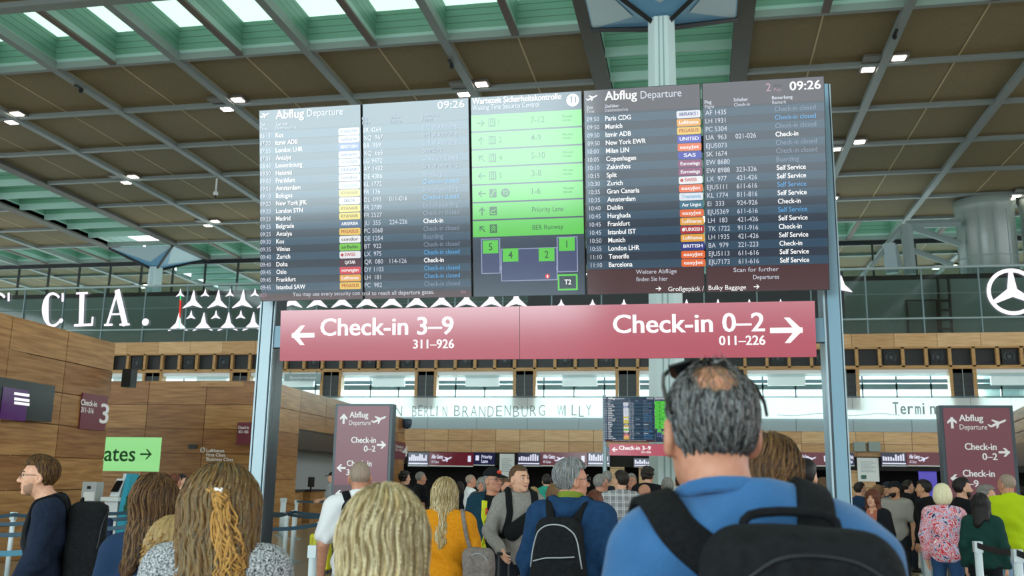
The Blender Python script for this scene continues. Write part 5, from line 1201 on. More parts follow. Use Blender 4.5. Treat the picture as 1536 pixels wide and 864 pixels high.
        def hf(x, y, z, hairw=hairw):
            t = {'big': .026, 'bob': .026, 'pony': .014}.get(hair, .018)
            d = capf(x, y, z, t)
            if hair == 'pony':
                d = smax(d, np.where(y < -.045, -.075, np.minimum(-.075+(y+.045)*2.0, .078))-z, .012)
                d = smax(d, -rbx(np.abs(x), y, z, (.092, .0, -.025), (.02, .022, .036), .015), .006)
                d = smin(d, cone(x, y, z, (0, -.105, -.03), (0, -.135, -.06), .026, .02), .02); d = smin(d, cone(x, y, z, (0, -.135, -.06), (0, -.13, -.06-HLn), .028, .012), .02)
            elif hair == 'bob':
                d = smin(d, ell(x, y, z, (0, -.03, -.03), (.105, .105, .10)), .03); d = smax(d, -.115-z, .02)
                d = smax(d, -ell(x, y, z, (0, .13, -.05), (.062, .09, .1)), .02)
            else:
                wd = (.105 if hair in ('big', 'curlylong') else .086)*hairw
                d = smin(d, cone(x, y/.62, z, (0, -.07, .0), (0, -.16, -HLn), wd, wd*.92), .04)
                d = smin(d, cone(np.abs(x), y, z, (.068, -.01, .02), (.088*hairw, .0-.03*(hairw > 1), -HLn*.75), .032, .032*hairw**2), .03)
                d = smax(d, -ell(x, y, z, (0, .13, -.06), (.058, .085, .12)), .02)
                d = smax(d, -HLn-.02-z+.05*np.sin(30*x), .03)
                if hair == 'curlylong': d = d+.007*(np.sin(85*x+25*z)*np.sin(80*y)+np.sin(90*z+30*x))*np.clip(.06-z, 0, .08)/.08
            return d+groove(x, y, z, .003)
    if hf is not None:
        q = MB(); L_ = hairlen+.08 if hair in ('long', 'big', 'curlylong', 'pony') else .16
        R2 = .26*max(1, hairw) if L_ > .2 else .17
        sdf_mesh(q, lambda X, Y_, Z: hf(*hl(X, Y_, Z)), (hx-R2*.8, hy-R2-.02, HC[2]-L_), (hx+R2*.8, hy+.17, HC[2]+.17), hres, hm); hair_ob = q.build('hair', root, smooth=True)
    if beard:
        q = MB(); sdf_mesh(q, lambda X, Y_, Z: (lambda x, y, z: smax(smax(smin(ell(x, y, z, (0, .042, -.08), (.053, .052, .044)), ell(x, y, z, (0, .03, -.05), (.07, .06, .05)), .03), z+.038+.6*np.clip(.06-y, -.05, .06)*0+np.where(np.abs(x) < .024, np.clip(z+.075, -1, .02)*.0, 0), .008), .015-y, .01)+groove(x, y, z, .0008))(*hl(X, Y_, Z)), (hx-.1, hy-.1, HC[2]-.18), (hx+.1, hy+.17, HC[2]+.02), min(hres, .008), HAIR[beard]); q.build('beard', root, smooth=True)
    # eyes, brows
    for sd in (-1, 1):
        q = MB(); c = hw((sd*.031, .0735, .008)); f_ = hw((sd*.031, .0828, .008))
        v, fc = sphere(.0115); q.add(v+c, fc, m_eye); v, fc = sphere(.0064); q.add(v+f_, fc, m_iris); q.build('eye', root, smooth=True)
    q = MB()
    for sd in (-1, 1): q.tube([hw((sd*.014, .0965, .03)), hw((sd*.03, .0945, .035)), hw((sd*.047, .081, .03))], [.0036, .0048, .0025], HAIR['dark' if hcol in ('platin', 'blonde', 'stub', 'salt') else hcol], 6)
    q.build('eyebrow', root, smooth=True)
    if glasses:
        q = MB()
        for sd in (-1, 1):
            t = np.linspace(0, 2*pi, 21); q.tube([hw((sd*.033+.023*cos(a), .106-.006*abs(cos(a)), .006+.017*sin(a))) for a in t], .0016, m_frame_g, 5)
            q.tube([hw((sd*.056, .1, .01)), hw((sd*.079, .05, .012)), hw((sd*.082, -.012, .008))], .0018, m_frame_g, 5)
        q.tube([hw((-.01, .108, .01)), hw((.01, .108, .01))], .0016, m_frame_g, 5); g_ = q.build('spectacles', root)
    if cap:
        cmn = cloth('cap_'+cap.strip('#'), cap); q = MB()
        sdf_mesh(q, lambda X, Y_, Z: (lambda x, y, z: smin(smax(capf(x, y, z, .016), .045-z-.1*y*0, .008), rbx(x, y-.0, z+.25*(y-.12), (0, .125, .045), (.07, .06, .004), .004), .006))(*hl(X, Y_, Z)), (hx-.2, hy-.2, HC[2]-.08), (hx+.2, hy+.25, HC[2]+.2), min(hres, .008), cmn); q.build('cap', root, smooth=True)
    info = dict(root=root, s=s, base=np.array([P[0], P[1], 0]), rz=radians(face), shirt=shirtf, hl=hl, hw=hw, hf=hf, HC=HC, arms=arms, nk=nk, torso=torsof, hair=hair, hair_ob=hair_ob, Rh=Rh, sh=sh)
    return info
_sph = {}
def sphere(r, n=8, m=12):
    v = [(0, 0, r)]+[(r*sin(pi*i/n)*cos(2*pi*j/m), r*sin(pi*i/n)*sin(2*pi*j/m), r*cos(pi*i/n)) for i in range(1, n) for j in range(m)]+[(0, 0, -r)]
    f = [(0, 1+j, 1+(j+1) % m) for j in range(m)]+[(1+i*m+j, 1+(i+1)*m+j, 1+(i+1)*m+(j+1) % m, 1+i*m+(j+1) % m) for i in range(n-2) for j in range(m)]
    l = 1+(n-1)*m; f += [(l, l-m+(j+1) % m, l-m+j) for j in range(m)]
    return np.array(v), f
def hang(I, pts, off):
    """lay a path on the clothed body: move points along the distance field onto the surface"""
    p = np.asarray(pts, float).copy(); e = .004
    f = lambda q: I['shirt'](q[:, 0], q[:, 1], q[:, 2], False)
    for _ in range(6):
        g = np.stack([(f(p+np.eye(3)[i]*e)-f(p-np.eye(3)[i]*e))/(2*e) for i in range(3)], 1); n = g/(np.linalg.norm(g, axis=1)[:, None]+1e-9)
        p = p-n*(f(p)-off)[:, None]
    return p, n
def smooth_path(pts, n):
    pts = np.asarray(pts, float); t = np.linspace(0, len(pts)-1, n); i = np.clip(t.astype(int), 0, len(pts)-2); u = (t-i)[:, None]
    P = np.vstack([2*pts[0]-pts[1], pts, 2*pts[-1]-pts[-2]])
    a, b, c, d = P[i], P[i+1], P[i+2], P[i+3]
    return .5*((2*b)+(-a+c)*u+(2*a-5*b+4*c-d)*u*u+(-a+3*b-3*c+d)*u**3)
m_bag = cloth('bag_black', '#101214', '#191c1f', 60); m_bags = cloth('strap_black', '#0d0f11', '#16181b', 90); m_trim = mat('bag_trim_grey', '#9aa0a4', rough=.5); m_zip = mat('zip_dark', '#23272b', rough=.35, metal=.3)
def backpack(I, label, col=None, size=(.155, .085, .235), zc=1.20, res=.011, trim=False, xo=0.0, sm=None, straps=(-1, 1), gap=.0, sx=.095, swid=.058, top_handle=True, group=None, rot=0, so=0.0):
    r0 = I['root']; t = thing('backpack', label, 'backpack', r0.location, group, rz=I['rz'], local=True); t.scale = r0.scale
    m = col or m_bag; hx, hy, hz = size; yb = -.115-hy-gap
    def bf(x, y, z):
        tp = 1-.18*np.clip((z-zc)/hz, -.3, 1); d = rbx((x-xo)/tp, (y-yb), z, (0, 0, zc), (hx, hy, hz), .065)
        return smax(d+.0025*(np.sin(26*z+9*x)+np.sin(31*x-14*z)), -(I['shirt'](x, y, z, False)-.004), .01)
    q = MB(); sdf_mesh(q, bf, (xo-hx-.05, yb-hy-.04, zc-hz-.03), (xo+hx+.05, yb+hy+.1, zc+hz+.04), res, m); b = q.build('pack_body', t, smooth=True)
    q = MB(); sdf_mesh(q, lambda x, y, z: rbx(x-xo, y, z, (0, yb-hy*.92, zc-hz*.42), (hx*.82, .035, hz*.45), .03)+.002*np.sin(30*z+12*x), (xo-hx, yb-hy-.08, zc-hz), (xo+hx, yb, zc+hz*.2), res, m); q.build('front_pocket', t, smooth=True)
    q = MB(); zz = smooth_path([(xo-hx*.86, yb-hy*.55, zc-hz*.2), (xo-hx*.8, yb-hy*.8, zc+hz*.45), (xo-hx*.4, yb-hy*.85, zc+hz*.78), (xo+hx*.4, yb-hy*.85, zc+hz*.78), (xo+hx*.8, yb-hy*.8, zc+hz*.45), (xo+hx*.86, yb-hy*.55, zc-hz*.2)], 30)
    e = .004
    for _ in range(5):
        f = lambda p: bf(p[:, 0], p[:, 1], p[:, 2]); g = np.stack([(f(zz+np.eye(3)[i]*e)-f(zz-np.eye(3)[i]*e))/(2*e) for i in range(3)], 1); n = g/(np.linalg.norm(g, axis=1)[:, None]+1e-9); zz = zz-n*(f(zz)-.002)[:, None]
    q.tube(zz, .0035 if not trim else .0045, m_trim if trim else m_zip, 6); q.build('zipper', t, smooth=True)
    if trim:
        q = MB(); z2 = zc+hz*.05; q.tube(smooth_path([(xo-hx*.78, yb-hy-.032, z2-.02), (xo-hx*.3, yb-hy-.04, z2), (xo+hx*.3, yb-hy-.04, z2+.006), (xo+hx*.78, yb-hy-.03, z2+.012)], 12), .004, m_trim, 6); q.build('reflective_piping', t)
    if top_handle:
        q = MB(); h = smooth_path([(xo-.08, yb+hy*.45, zc+hz-.03), (xo-.06, yb+hy*.4, zc+hz+.014), (xo+.06, yb+hy*.4, zc+hz+.014), (xo+.08, yb+hy*.45, zc+hz-.03)], 14); q.tube(h, .008, sm or m_bags, 8); q.build('haul_handle', t, smooth=True)
    for sd in straps:
        pth = smooth_path([(xo*.6+so*.5+sd*sx*.75, -.15, zc+hz*.75), (xo*.4+so+sd*sx, -.11, 1.47), (so+sd*(sx+.02), -.02, 1.53), (so+sd*(sx+.025), .07, 1.47), (so+sd*(sx+.035), .13, 1.33), (sd*(sx+.06), .12, 1.2), (sd*(sx+.075), .05, 1.1)], 34)
        p, n = hang(I, pth, .004); q = MB(); q.ribbon(p, n, swid, .011, sm or m_bags); q.build('shoulder_strap', t, smooth=True)
    return t
def hug(I, P, off):
    """lay world-of-body points on the hair surface"""
    R, HC, hf, e = I['Rh'], I['HC'], I['hf'], .003
    p = (np.asarray(P, float)-HC)@R
    for _ in range(6):
        g = np.stack([(hf(*(p+np.eye(3)[i]*e).T)-hf(*(p-np.eye(3)[i]*e).T))/(2*e) for i in range(3)], 1); p = p-g/(np.linalg.norm(g, axis=1)[:, None]+1e-9)*(hf(*p.T)-off)[:, None]
    return HC+p@R.T
def strands(I, n, m_list, step=.011, nst=34, rad=.0016, end=-.3, seed=1, zmin=.02, wav=.25, part=None, down=1.0, name='hair_strands', ymax=.06, off=.002, accept=None):
    """locks of hair that start on the scalp and run down the hair surface"""
    rg = np.random.default_rng(seed); hf, root = I['hf'], I['root']
    u = rg.normal(size=(n*4, 3)); u /= np.linalg.norm(u, axis=1)[:, None]; p = u*np.array([.095, .115, .11])+np.array([0, -.016, .034])
    p = p[(p[:, 2] > zmin) & (p[:, 1] < ymax)]
    if accept is not None: p = p[accept(p)]
    p = p[:n]; k = len(p); e = .003
    path = []; ph = rg.uniform(0, 6.28, k); fr = rg.uniform(.6, 1.4, k); ln = rg.uniform(.55, 1.0, k)
    G = lambda q: np.stack([(hf(*(q+np.eye(3)[i]*e).T)-hf(*(q-np.eye(3)[i]*e).T))/(2*e) for i in range(3)], 1)
    dprev = None
    for s_ in range(nst):
        for _ in range(2):
            g = G(p); nrm = g/(np.linalg.norm(g, axis=1)[:, None]+1e-9); p = p-nrm*(hf(*p.T)-off)[:, None]
        path.append(p.copy())
        out = np.stack([p[:, 0], p[:, 1]+.02, np.zeros(k)], 1); out /= np.linalg.norm(out, axis=1)[:, None]+1e-6
        d = np.tile(np.array([0, 0, -1.0]), (k, 1))*down+out*np.clip((p[:, 2]-.03)*9, 0, 1)[:, None]
        if part is not None: d = d+part(p)
        d[:, 0] += wav*np.sin(ph+s_*.45*fr); d[:, 1] += wav*.5*np.cos(ph*1.7+s_*.4*fr)
        d -= nrm*(d*nrm).sum(1)[:, None]; d /= np.linalg.norm(d, axis=1)[:, None]+1e-9
        if dprev is not None: d = d*.6+dprev*.4; d /= np.linalg.norm(d, axis=1)[:, None]+1e-9
        dprev = d; stop = p[:, 2] < end*ln
        p = p+d*step*np.where(stop, .02, 1)[:, None]
    path = np.stack(path, 1); q = MB(); Rh, HC = I['Rh'], I['HC']
    nv = 3; tt = np.linspace(0, 1, nst); rr = rad*np.minimum(1, np.minimum(tt*8+.4, (1-tt)*3+.05))
    T = np.gradient(path, axis=1); T /= np.linalg.norm(T, axis=2)[..., None]+1e-9
    ref = np.array([.3, .9, .2]); A = np.cross(T, ref); A /= np.linalg.norm(A, axis=2)[..., None]+1e-9; B = np.cross(T, A)
    ring = np.stack([path+rr[None, :, None]*(cos(a)*A+sin(a)*B) for a in (0, 2*pi/3, 4*pi/3)], 2)   # k,nst,3,3
    V = (HC+ring.reshape(-1, 3)@Rh.T)
    ch = rg.integers(0, len(m_list), k)
    i0 = np.arange(nst-1)[:, None]*nv; j = np.arange(nv)[None, :]
    quad = np.stack([i0+j, i0+(j+1) % nv, i0+nv+(j+1) % nv, i0+nv+j], -1).reshape(-1, 4)
    q.v.append(V); q.n = len(V)
    fs = (quad[None]+(np.arange(k)*nst*nv)[:, None, None]); q.f = [tuple(map(int, r)) for r in fs.reshape(-1, 4)]
    for mm in m_list: q.mi(mm)
    q.m = [int(c) for c in np.repeat(ch, len(quad))]
    return q.build(name, I.get('hair_ob') or root, smooth=True)
# ------------------------------------------------------------------ the people in front
def hm3(*n): return [HAIR[k] for k in n]
HAIR['gold'] = hairmat('gold', '#a87a3a', '#c4964e'); HAIR['ash'] = hairmat('ash', '#7d6e52', '#978763'); HAIR['ashd'] = hairmat('ashd', '#4f4939', '#665d49'); HAIR['pale'] = hairmat('pale', '#cdbd95', '#dccfae'); HAIR['umber'] = hairmat('umber', '#6b4a26', '#80602f'); HAIR['white'] = hairmat('white', '#8e9396', '#a9adaf')
# man in the blue shirt, nearest the camera
m_blue = mat('denim_blue_jersey', '#32608f', rough=.9, spec=.15, noise=((9, 9, 9), '#3c6b9c', 5), bump=(160, .3), sheen=.2)
A = person('tall man in blue tee with black backpack, greying hair and bald crown, back to camera', 1116, 536, 1.9, face=12, skin='c', hair='balding', hcol='salt', topmat=m_blue, sleeve='short', legs='#2a3140', res=.0075, hres=.0055, hyaw=6, lean=(-.06, .03), loose=.02, wide=.95, neck=1.53)
def crown(p): return (((p[:, 0]+.01)/.05)**2+((p[:, 1]+.08)/.075)**2+((p[:, 2]-.108)/.04)**2) > 1.5*np.random.default_rng(5).random(len(p))**1.3
def nape(p): return (p[:, 2] > np.where(p[:, 1] < -.045, -.036, -.036+(p[:, 1]+.045)*2.0)) & crown(p) & ~((np.abs(p[:, 0]) > .055) & (p[:, 1] > -.045) & (p[:, 2] < .045))
strands(A, 6500, hm3('salt', 'dark', 'salt', 'grey', 'white', 'grey', 'black'), step=.0036, nst=7, rad=.0009, zmin=-.06, end=-.058, seed=3, wav=.35, name='hair_tufts', ymax=.09, off=.0015, accept=nape)
sk_ = dict(A); sk_['hf'] = lambda x, y, z: ell(x, y, z, (0, -.014, .032), (.0765, .0965, .0905))
strands(sk_, 700, hm3('lbrown', 'salt', 'stub', 'sandy'), step=.004, nst=6, rad=.0006, zmin=.06, end=-.05, seed=9, wav=.5, name='thin_crown_hair', ymax=.03, off=.0008, accept=lambda p: (((p[:, 0]+.01)/.06)**2+((p[:, 1]+.08)/.08)**2+((p[:, 2]-.108)/.05)**2) < 1.1)
q = MB(); sdf_mesh(q, lambda x, y, z: np.sqrt(np.maximum(np.abs(np.sqrt((x-A['nk'][0])**2+(y-A['nk'][1]-.008)**2)-.084)-.003, 0)**2+np.maximum(np.abs(z-1.517+.33*(y+.02))-.009, 0)**2)-.005, (-.2, -.16, 1.42), (.1, .16, 1.62), .006, m_blue); q.build('collar', A['root'], smooth=True)
bpk = backpack(A, 'large black backpack worn by the nearest man in the blue tee', size=(.17, .1, .25), zc=1.225, res=.008, xo=.03, so=-.04, swid=.07, sx=.118, gap=-.01)
sg_ = thing('sunglasses', 'black sunglasses pushed up on the head of the man in the blue tee', 'sunglasses', A['root'].location, rz=A['rz'], local=True); sg_.scale = A['root'].scale
hw = A['hw']; m_sgl = mat('sunglass_lens', '#15161b', rough=.08, spec=.7); m_sgf = mat('sunglass_frame', '#0e0e10', rough=.3)
for sd in (-1, 1):
    q = MB(); q.prism([hw((sd*(.036+.027*cos(a)), .048-.02*sin(a), .118+.014*sin(a))) for a in np.linspace(0, 2*pi, 18)[:-1]], (0, .002, .004), m_sgl); q.build('lens', sg_)
    q = MB(); q.ribbon([hw((sd*.064, .05, .118)), hw((sd*.078, .03, .108)), hw((sd*.087, -.005, .085)), hw((sd*.089, -.04, .055)), hw((sd*.086, -.06, .03))], [[sd, 0, .2]]*5, [.012, .011, .009, .008, .006], .004, m_sgf); q.build('temple', sg_)
q = MB(); q.tube([hw((-.068, .035, .124)), hw((-.03, .03, .136)), hw((.03, .03, .136)), hw((.068, .035, .124))], .0045, m_sgf, 6); q.build('bridge', sg_)
# woman with a low ponytail beyond him
B = person('woman with brown low ponytail half hidden behind the man in the blue tee', 1152, 648, 2.75, face=-14, woman=True, hair='pony', hcol='brown', top='#3a3d42', res=.010, hres=.0065, hairlen=.16)
strands(B, 900, hm3('brown', 'dark', 'brown', 'umber', 'lbrown'), step=.009, nst=20, rad=.0014, zmin=-.02, end=-.06, seed=8, wav=.15, name='hair_strands', ymax=.05, part=lambda p: np.stack([-p[:, 0]*9, -np.full(len(p), .5), np.zeros(len(p))], 1))
q = MB(); q.tube([B['hw']((.026*cos(a), -.128+.012*sin(a), -.052+.022*sin(a))) for a in np.linspace(0, 2*pi, 15)], .006, m_bags, 6); q.build('hair_tie', B['root'])
# blonde woman in the centre foreground
Cw = person('woman with straight shoulder-length blonde hair in the centre foreground, back to camera', 579, 732, 2.15, face=-4, woman=True, hair='big', hcol='blonde', top='#8a8f96', res=.010, hres=.006, hairlen=.24)
strands(Cw, 4600, hm3('blonde', 'pale', 'sandy', 'pale', 'platin', 'ash'), step=.0105, nst=36, rad=.0012, zmin=.0, end=-.27, seed=2, wav=.04, ymax=.07)
# woman with long wavy hair, white clip, speckled jumper
m_tweed = mat('speckled_knit', '#2b2f36', rough=.95, spec=.1, noise=((160, 160, 160), '#c9cdd0', 2), bump=(120, .6))
D = person('woman with long wavy golden hair, white hair clip and speckled knit jumper at lower left', 338, 701, 3.0, face=-12, woman=True, hair='big', hcol='ashd', topmat=m_tweed, res=.010, hres=.0065, hairlen=.48, wide=1.08, loose=.03, hairw=1.35)
strands(D, 3400, hm3('ashd', 'ash', 'ashd', 'brown', 'ashd', 'umber'), part=lambda p: np.stack([.3*np.clip(-.04-p[:, 2], 0, .2)*5, np.zeros(len(p)), np.zeros(len(p))], 1), step=.0125, nst=44, rad=.0017, zmin=.0, end=-.48, seed=5, wav=.26, ymax=.07)
q = MB(); HW = D['hw']
for k in range(46):
    rg_ = random.Random(k); x0 = .012+rg_.uniform(-.02, .02); sw = rg_.uniform(.7, 1.1)
    pts = smooth_path([HW((x0, -.122, .055)), HW((x0*1.5+.012*sw, -.139, .0)), HW((x0*2+.03*sw, -.148, -.09)), HW((x0*2.6+.06*sw, -.172, -.2)), HW((x0*3+.10*sw, -.175, -.32-.05*sw)), HW((x0*3+.15*sw, -.17, -.43))], 30)
    q.tube(hug(D, pts+np.array([[.006*sin(i*.5+k), 0, 0] for i in range(30)]), .004+.006*rg_.random()), np.interp(np.linspace(0, 1, 30), [0, .1, .8, 1], [.003, .0042, .0035, .001]), HAIR['gold'] if k % 3 else HAIR['umber'], 5)
q.build('half_up_tail', D['root'], smooth=True)
q = MB(); sdf_mesh(q, lambda x, y, z: smin(ell(x, y, z, (.0, -.128, .062), (.013, .008, .007)), ell(np.abs(x), y, z, (.010, -.13, .062), (.007, .006, .009)), .006), (-.05, -.16, .03), (.05, -.1, .09), .003, mat('clip_white', '#ece9ea', rough=.4)); o = q.build('hair_clip', D['root'], smooth=True); c_ = hug(D, [HW((.012, -.135, .06))], .002)[0]; o.location = tuple(c_-np.array([0, -.128, .062]))
# woman with brown hair to the left
E_ = person('woman with shoulder-length brown hair and navy top left of the woman with the white clip', 238, 711, 3.75, face=-28, woman=True, hair='long', hcol='brown', top='#1c3350', res=.011, hres=.007, hairlen=.27, hyaw=-6)
strands(E_, 2200, hm3('brown', 'dark', 'lbrown', 'umber'), step=.011, nst=34, rad=.0016, zmin=.0, end=-.3, seed=6, wav=.2, ymax=.06)
# child with curly hair between them
Ch = person('child with curly light brown hair between the two long-haired women at lower left', 262, 773, 3.4, face=-20, woman=True, hair='curlylong', hcol='sandy', top='#4a4f57', res=.011, hres=.007, hairlen=.2)
q = MB(); rg_ = random.Random(12); hf = Ch['hf']
for k in range(330):
    a = rg_.uniform(0, 2*pi); z0 = rg_.uniform(-.2, .1); d = np.array([cos(a), sin(a), 0]); 
    if d[1] > .55 and z0 < .06: continue
    lo_, hi_ = 0.02, .3
    for _ in range(18):
        m_ = (lo_+hi_)/2; pz = np.array([0, -.03, z0])+d*m_
        if hf(*[np.array([v]) for v in pz])[0] < 0: lo_ = m_
        else: hi_ = m_
    c0 = np.array([0, -.03, z0])+d*lo_; R_ = rg_.uniform(.008, .015); ph = rg_.uniform(0, 6)
    e1 = np.array([-d[1], d[0], 0])
    q.tube([Ch['hw'](c0+e1*R_*cos(ph+i*.75)+d*R_*.7*sin(ph+i*.75)+np.array([0, 0, -.0042*i])) for i in range(18)], .0022, HAIR[rg_.choice(['sandy', 'ash', 'umber', 'gold'])], 4)
q.build('curls', Ch['root'], smooth=True)
# man with the backpack walking left
m_navy = cloth('navy_sweat', '#131d2e', '#1a263a', 40)
Lm = person('man with glasses, stubble and navy sweatshirt walking left, black backpack on his back', 82, 683, 5.5, face=84, lean=(0, .08), skin='a', hair='short', hcol='brown', topmat=m_navy, legs='#1a1d24', res=.009, hres=.005, glasses=True, hyaw=4, beard=None, armL=((-.24, .02, 1.13), (-.22, .15, .92)), armR=((.25, -.06, 1.13), (.26, .02, .89)))
strands(Lm, 1500, hm3('brown', 'dark', 'brown', 'umber'), step=.006, nst=8, rad=.0015, zmin=-.04, end=-.07, seed=44, wav=.4, name='hair_tufts', ymax=.09, off=.002, accept=lambda p: p[:, 2] > np.where(p[:, 1] < -.045, -.04, np.minimum(-.03+(p[:, 1]+.045)*2.0, .09)))
q = MB(); sdf_mesh(q, lambda X, Y_, Z: (lambda x, y, z: smax(smax(smax(smin(ell(x, y, z, (0, .040, -.078), (.0485, .0475, .0385)), ell(x, y, z, (0, .022, -.02), (.0672, .0732, .0862)), .034), z+.034, .01), .0-y, .01), -ell(x, y, z, (0, .1, -.06), (.026, .03, .014)), .006))(*Lm['hl'](X, Y_, Z)), (-.1, -.1, 1.45), (.1, .16, 1.66), .005, mat('stubble', '#9a7660', rough=.7)); q.build('stubble', Lm['root'], smooth=True)
backpack(Lm, 'big black backpack of the man walking left', size=(.155, .115, .255), zc=1.22, res=.009, gap=.01)
# man in white tee
Wm = person('bald man in white tee with black backpack, back to camera, by the totem sign', 541, 692, 7.1, face=6, skin='c', hair='stub', hcol='stub', top='#e9eaec', sleeve='short', legs='#b9c0c6', res=.010, hres=.007, hyaw=-6, collar=True, wide=1.05)
backpack(Wm, 'slim black backpack of the bald man in the white tee', size=(.168, .07, .25), zc=1.22, res=.010)
# woman in the orange jumper with a grey rucksack
m_or = cloth('orange_wool', '#c67d0e', '#d08a18', 50)
Ow = person('woman with long blonde hair and orange jumper, back to camera', 668, 716, 7.0, face=-6, woman=True, hair='long', hcol='sandy', topmat=m_or, legs='#262b36', res=.010, hres=.007, hairlen=.40, loose=.03, wide=1.08, armR=((.25, .0, 1.15), (.2, .1, 1.02)))
strands(Ow, 900, hm3('sandy', 'blonde', 'pale', 'ash'), step=.013, nst=36, rad=.0024, zmin=.0, end=-.4, seed=16, wav=.2, ymax=.06)
m_gbag = cloth('bag_grey', '#6f6763', '#837a75', 35)
gb = thing('shoulder_bag', 'grey rucksack hanging from the right shoulder of the woman in orange', 'bag', Ow['root'].location, rz=Ow['rz'], local=True); gb.scale = Ow['root'].scale
q = MB(); sdf_mesh(q, lambda x, y, z: smax(rbx(x-.16*(.95-z)*0, y, z, (.29, -.10, 1.04), (.125, .085, .2), .07)+.006*np.sin(24*z+10*x)+.004*np.sin(31*x-12*z), -(Ow['shirt'](x, y, z, False)-.004), .01), (.1, -.24, .79), (.47, .04, 1.29), .010, m_gbag); q.build('bag_body', gb, smooth=True)
q = MB(); sdf_mesh(q, lambda x, y, z: rbx(x, y, z, (.30, -.175, .97), (.085, .03, .09), .03)+.003*np.sin(30*z+9*x), (.18, -.23, .85), (.42, -.1, 1.09), .009, m_gbag); q.build('front_pocket', gb, smooth=True)
q = MB(); q.tube(smooth_path([(.2, -.18, 1.13), (.26, -.19, 1.19), (.33, -.19, 1.18), (.38, -.18, 1.11)], 14), .004, m_trim, 6); q.build('zipper', gb)
p, n = hang(Ow, smooth_path([(.25, -.1, 1.12), (.2, -.13, 1.3), (.15, -.07, 1.48), (.15, .02, 1.49), (.2, .1, 1.32), (.26, .02, 1.12)], 26), .004); q = MB(); q.ribbon(p, n, .032, .008, m_gbag); q.build('shoulder_strap', gb, smooth=True)
# man with sling bag and trolley
m_hood = cloth('grey_hoodie', '#85817c', '#918d88', 40)
G = person('man in grey hooded top with black sling bag holding a suitcase handle, looking right', 780, 696, 9.0, face=-166, skin='a', hair='crop', hcol='brown', topmat=m_hood, legs='#191d26', res=.009, hres=.0055, hyaw=24, hood=True, armR=((.29, .02, 1.15), (.23, .24, 1.0)), armL=((-.27, -.03, 1.14), (-.25, .1, .92)), wide=.97)
q = MB()
slb = thing('sling_bag', 'black sling bag with small white mark across the grey hooded top', 'bag', G['root'].location, rz=G['rz'], local=True); slb.scale = G['root'].scale
def slf(x, y, z): return smax(cone(x, (y-.15)/.55+.15, z, (-.12, .15, 1.33), (.10, .155, 1.15), .055, .078), -(G['shirt'](x, y, z, False)-.003), .01)
sdf_mesh(q, slf, (-.25, .02, 1.02), (.25, .3, 1.45), .009, m_bag); q.build('pouch', slb, smooth=True)
p, n = hang(G, smooth_path([(.15, .12, 1.12), (.20, .0, 1.08), (.12, -.14, 1.2), (-.05, -.15, 1.4), (-.13, -.05, 1.5), (-.14, .06, 1.46), (-.14, .13, 1.36)], 40), .003); q = MB(); q.ribbon(p, n, .045, .008, m_bags); q.build('strap', slb, smooth=True)
q = MB()
for i in range(3): q.prism([(-.075+.013*i, .222-.0*i, 1.185), (-.067+.013*i, .222, 1.185), (-.075+.013*i, .222, 1.205+.008*i), (-.083+.013*i, .222, 1.205+.008*i)], (0, .004, 0), m_white)
q.build('white_mark', slb)
backpack(G, 'black backpack of the man in grey hooded top, its straps over his shoulders', size=(.15, .08, .22), zc=1.22, res=.012, swid=.062)
def world(I, p):
    c, s_ = cos(I['rz']), sin(I['rz']); p = np.asarray(p)*I['s']; return I['base']+np.array([c*p[0]-s_*p[1], s_*p[0]+c*p[1], p[2]])
def trolley(I, W_, label, col, h=.56):
    x, y, z = W_; t = thing('suitcase', label, 'suitcase', (x, y, 0)); m = mat('case_'+col.strip('#'), col, rough=.45)
    rbox((x-.19, y-.12, .06), (x+.19, y+.12, h), .04, m, 'shell', t)
    q = MB()
    for sx in (-.045, .045): q.tube([(x+sx, y, h), (x+sx, y, z)], .008, m_black, 8)
    q.build('telescopic_rod', t); q = MB(); q.tube([(x-.06, y, z), (x+.06, y, z)], .014, m_black, 8); q.build('grip', t)
    for sx in (-.15, .15):
        for sy in (-.08, .08): MB().lathe([(.03, 0), (.03, .05), (.01, .06)], m_black, (x+sx, y+sy, 0), 10).build('wheel', t)
trolley(G, world(G, (.215, .315, .975)), 'dark suitcase whose black handle the man in grey hooded top holds', '#20242b')
# man with the cap behind him
m_bj = cloth('teal_navy_jacket', '#12303f', '#173a4c', 40)
K = person('man in black cap, blue jacket with yellow lining and black tee behind the grey-hooded man', 740, 700, 9.9, face=-184, skin='c', hair='cap', hcol='grey', topmat=m_bj, jacket='#141417', open_front=True, cap='#17181b', legs='#23262d', res=.011, hres=.007, hyaw=46, glasses=True, collar=True, wide=1.06)
q = MB(); m_ye = cloth('yellow_lining', '#cfd32a', '#d8dc3c', 40)
for sd in (-1, 1):
    p, n = hang(K, [(sd*.085, .16, z) for z in np.linspace(1.44, .92, 12)], .003); q.ribbon(p, n, .06, .007, m_ye)
q.build('yellow_lining', K['root']); q = MB()
PK = Plane((0, .1565, 1.24), (-1, 0, 0), (0, 0, 1)); PK.text(q, 'NY', (0, .04), .07, mat('tee_print_red', '#c8342c', rough=.7), 0.012, align='c', bold=.03); q.build('tee_print', K['root'])
q = MB(); sdf_mesh(q, lambda X, Y_, Z: (lambda x, y, z: ell(x, y, z, (0, .095, .085), (.03, .016, .022)))(*K['hl'](X, Y_, Z)), (-.12, -.12, 1.64), (.12, .16, 1.78), .005, mat('cap_badge_red', '#d8402c', rough=.7)); q.build('cap_badge', K['root'], smooth=True)
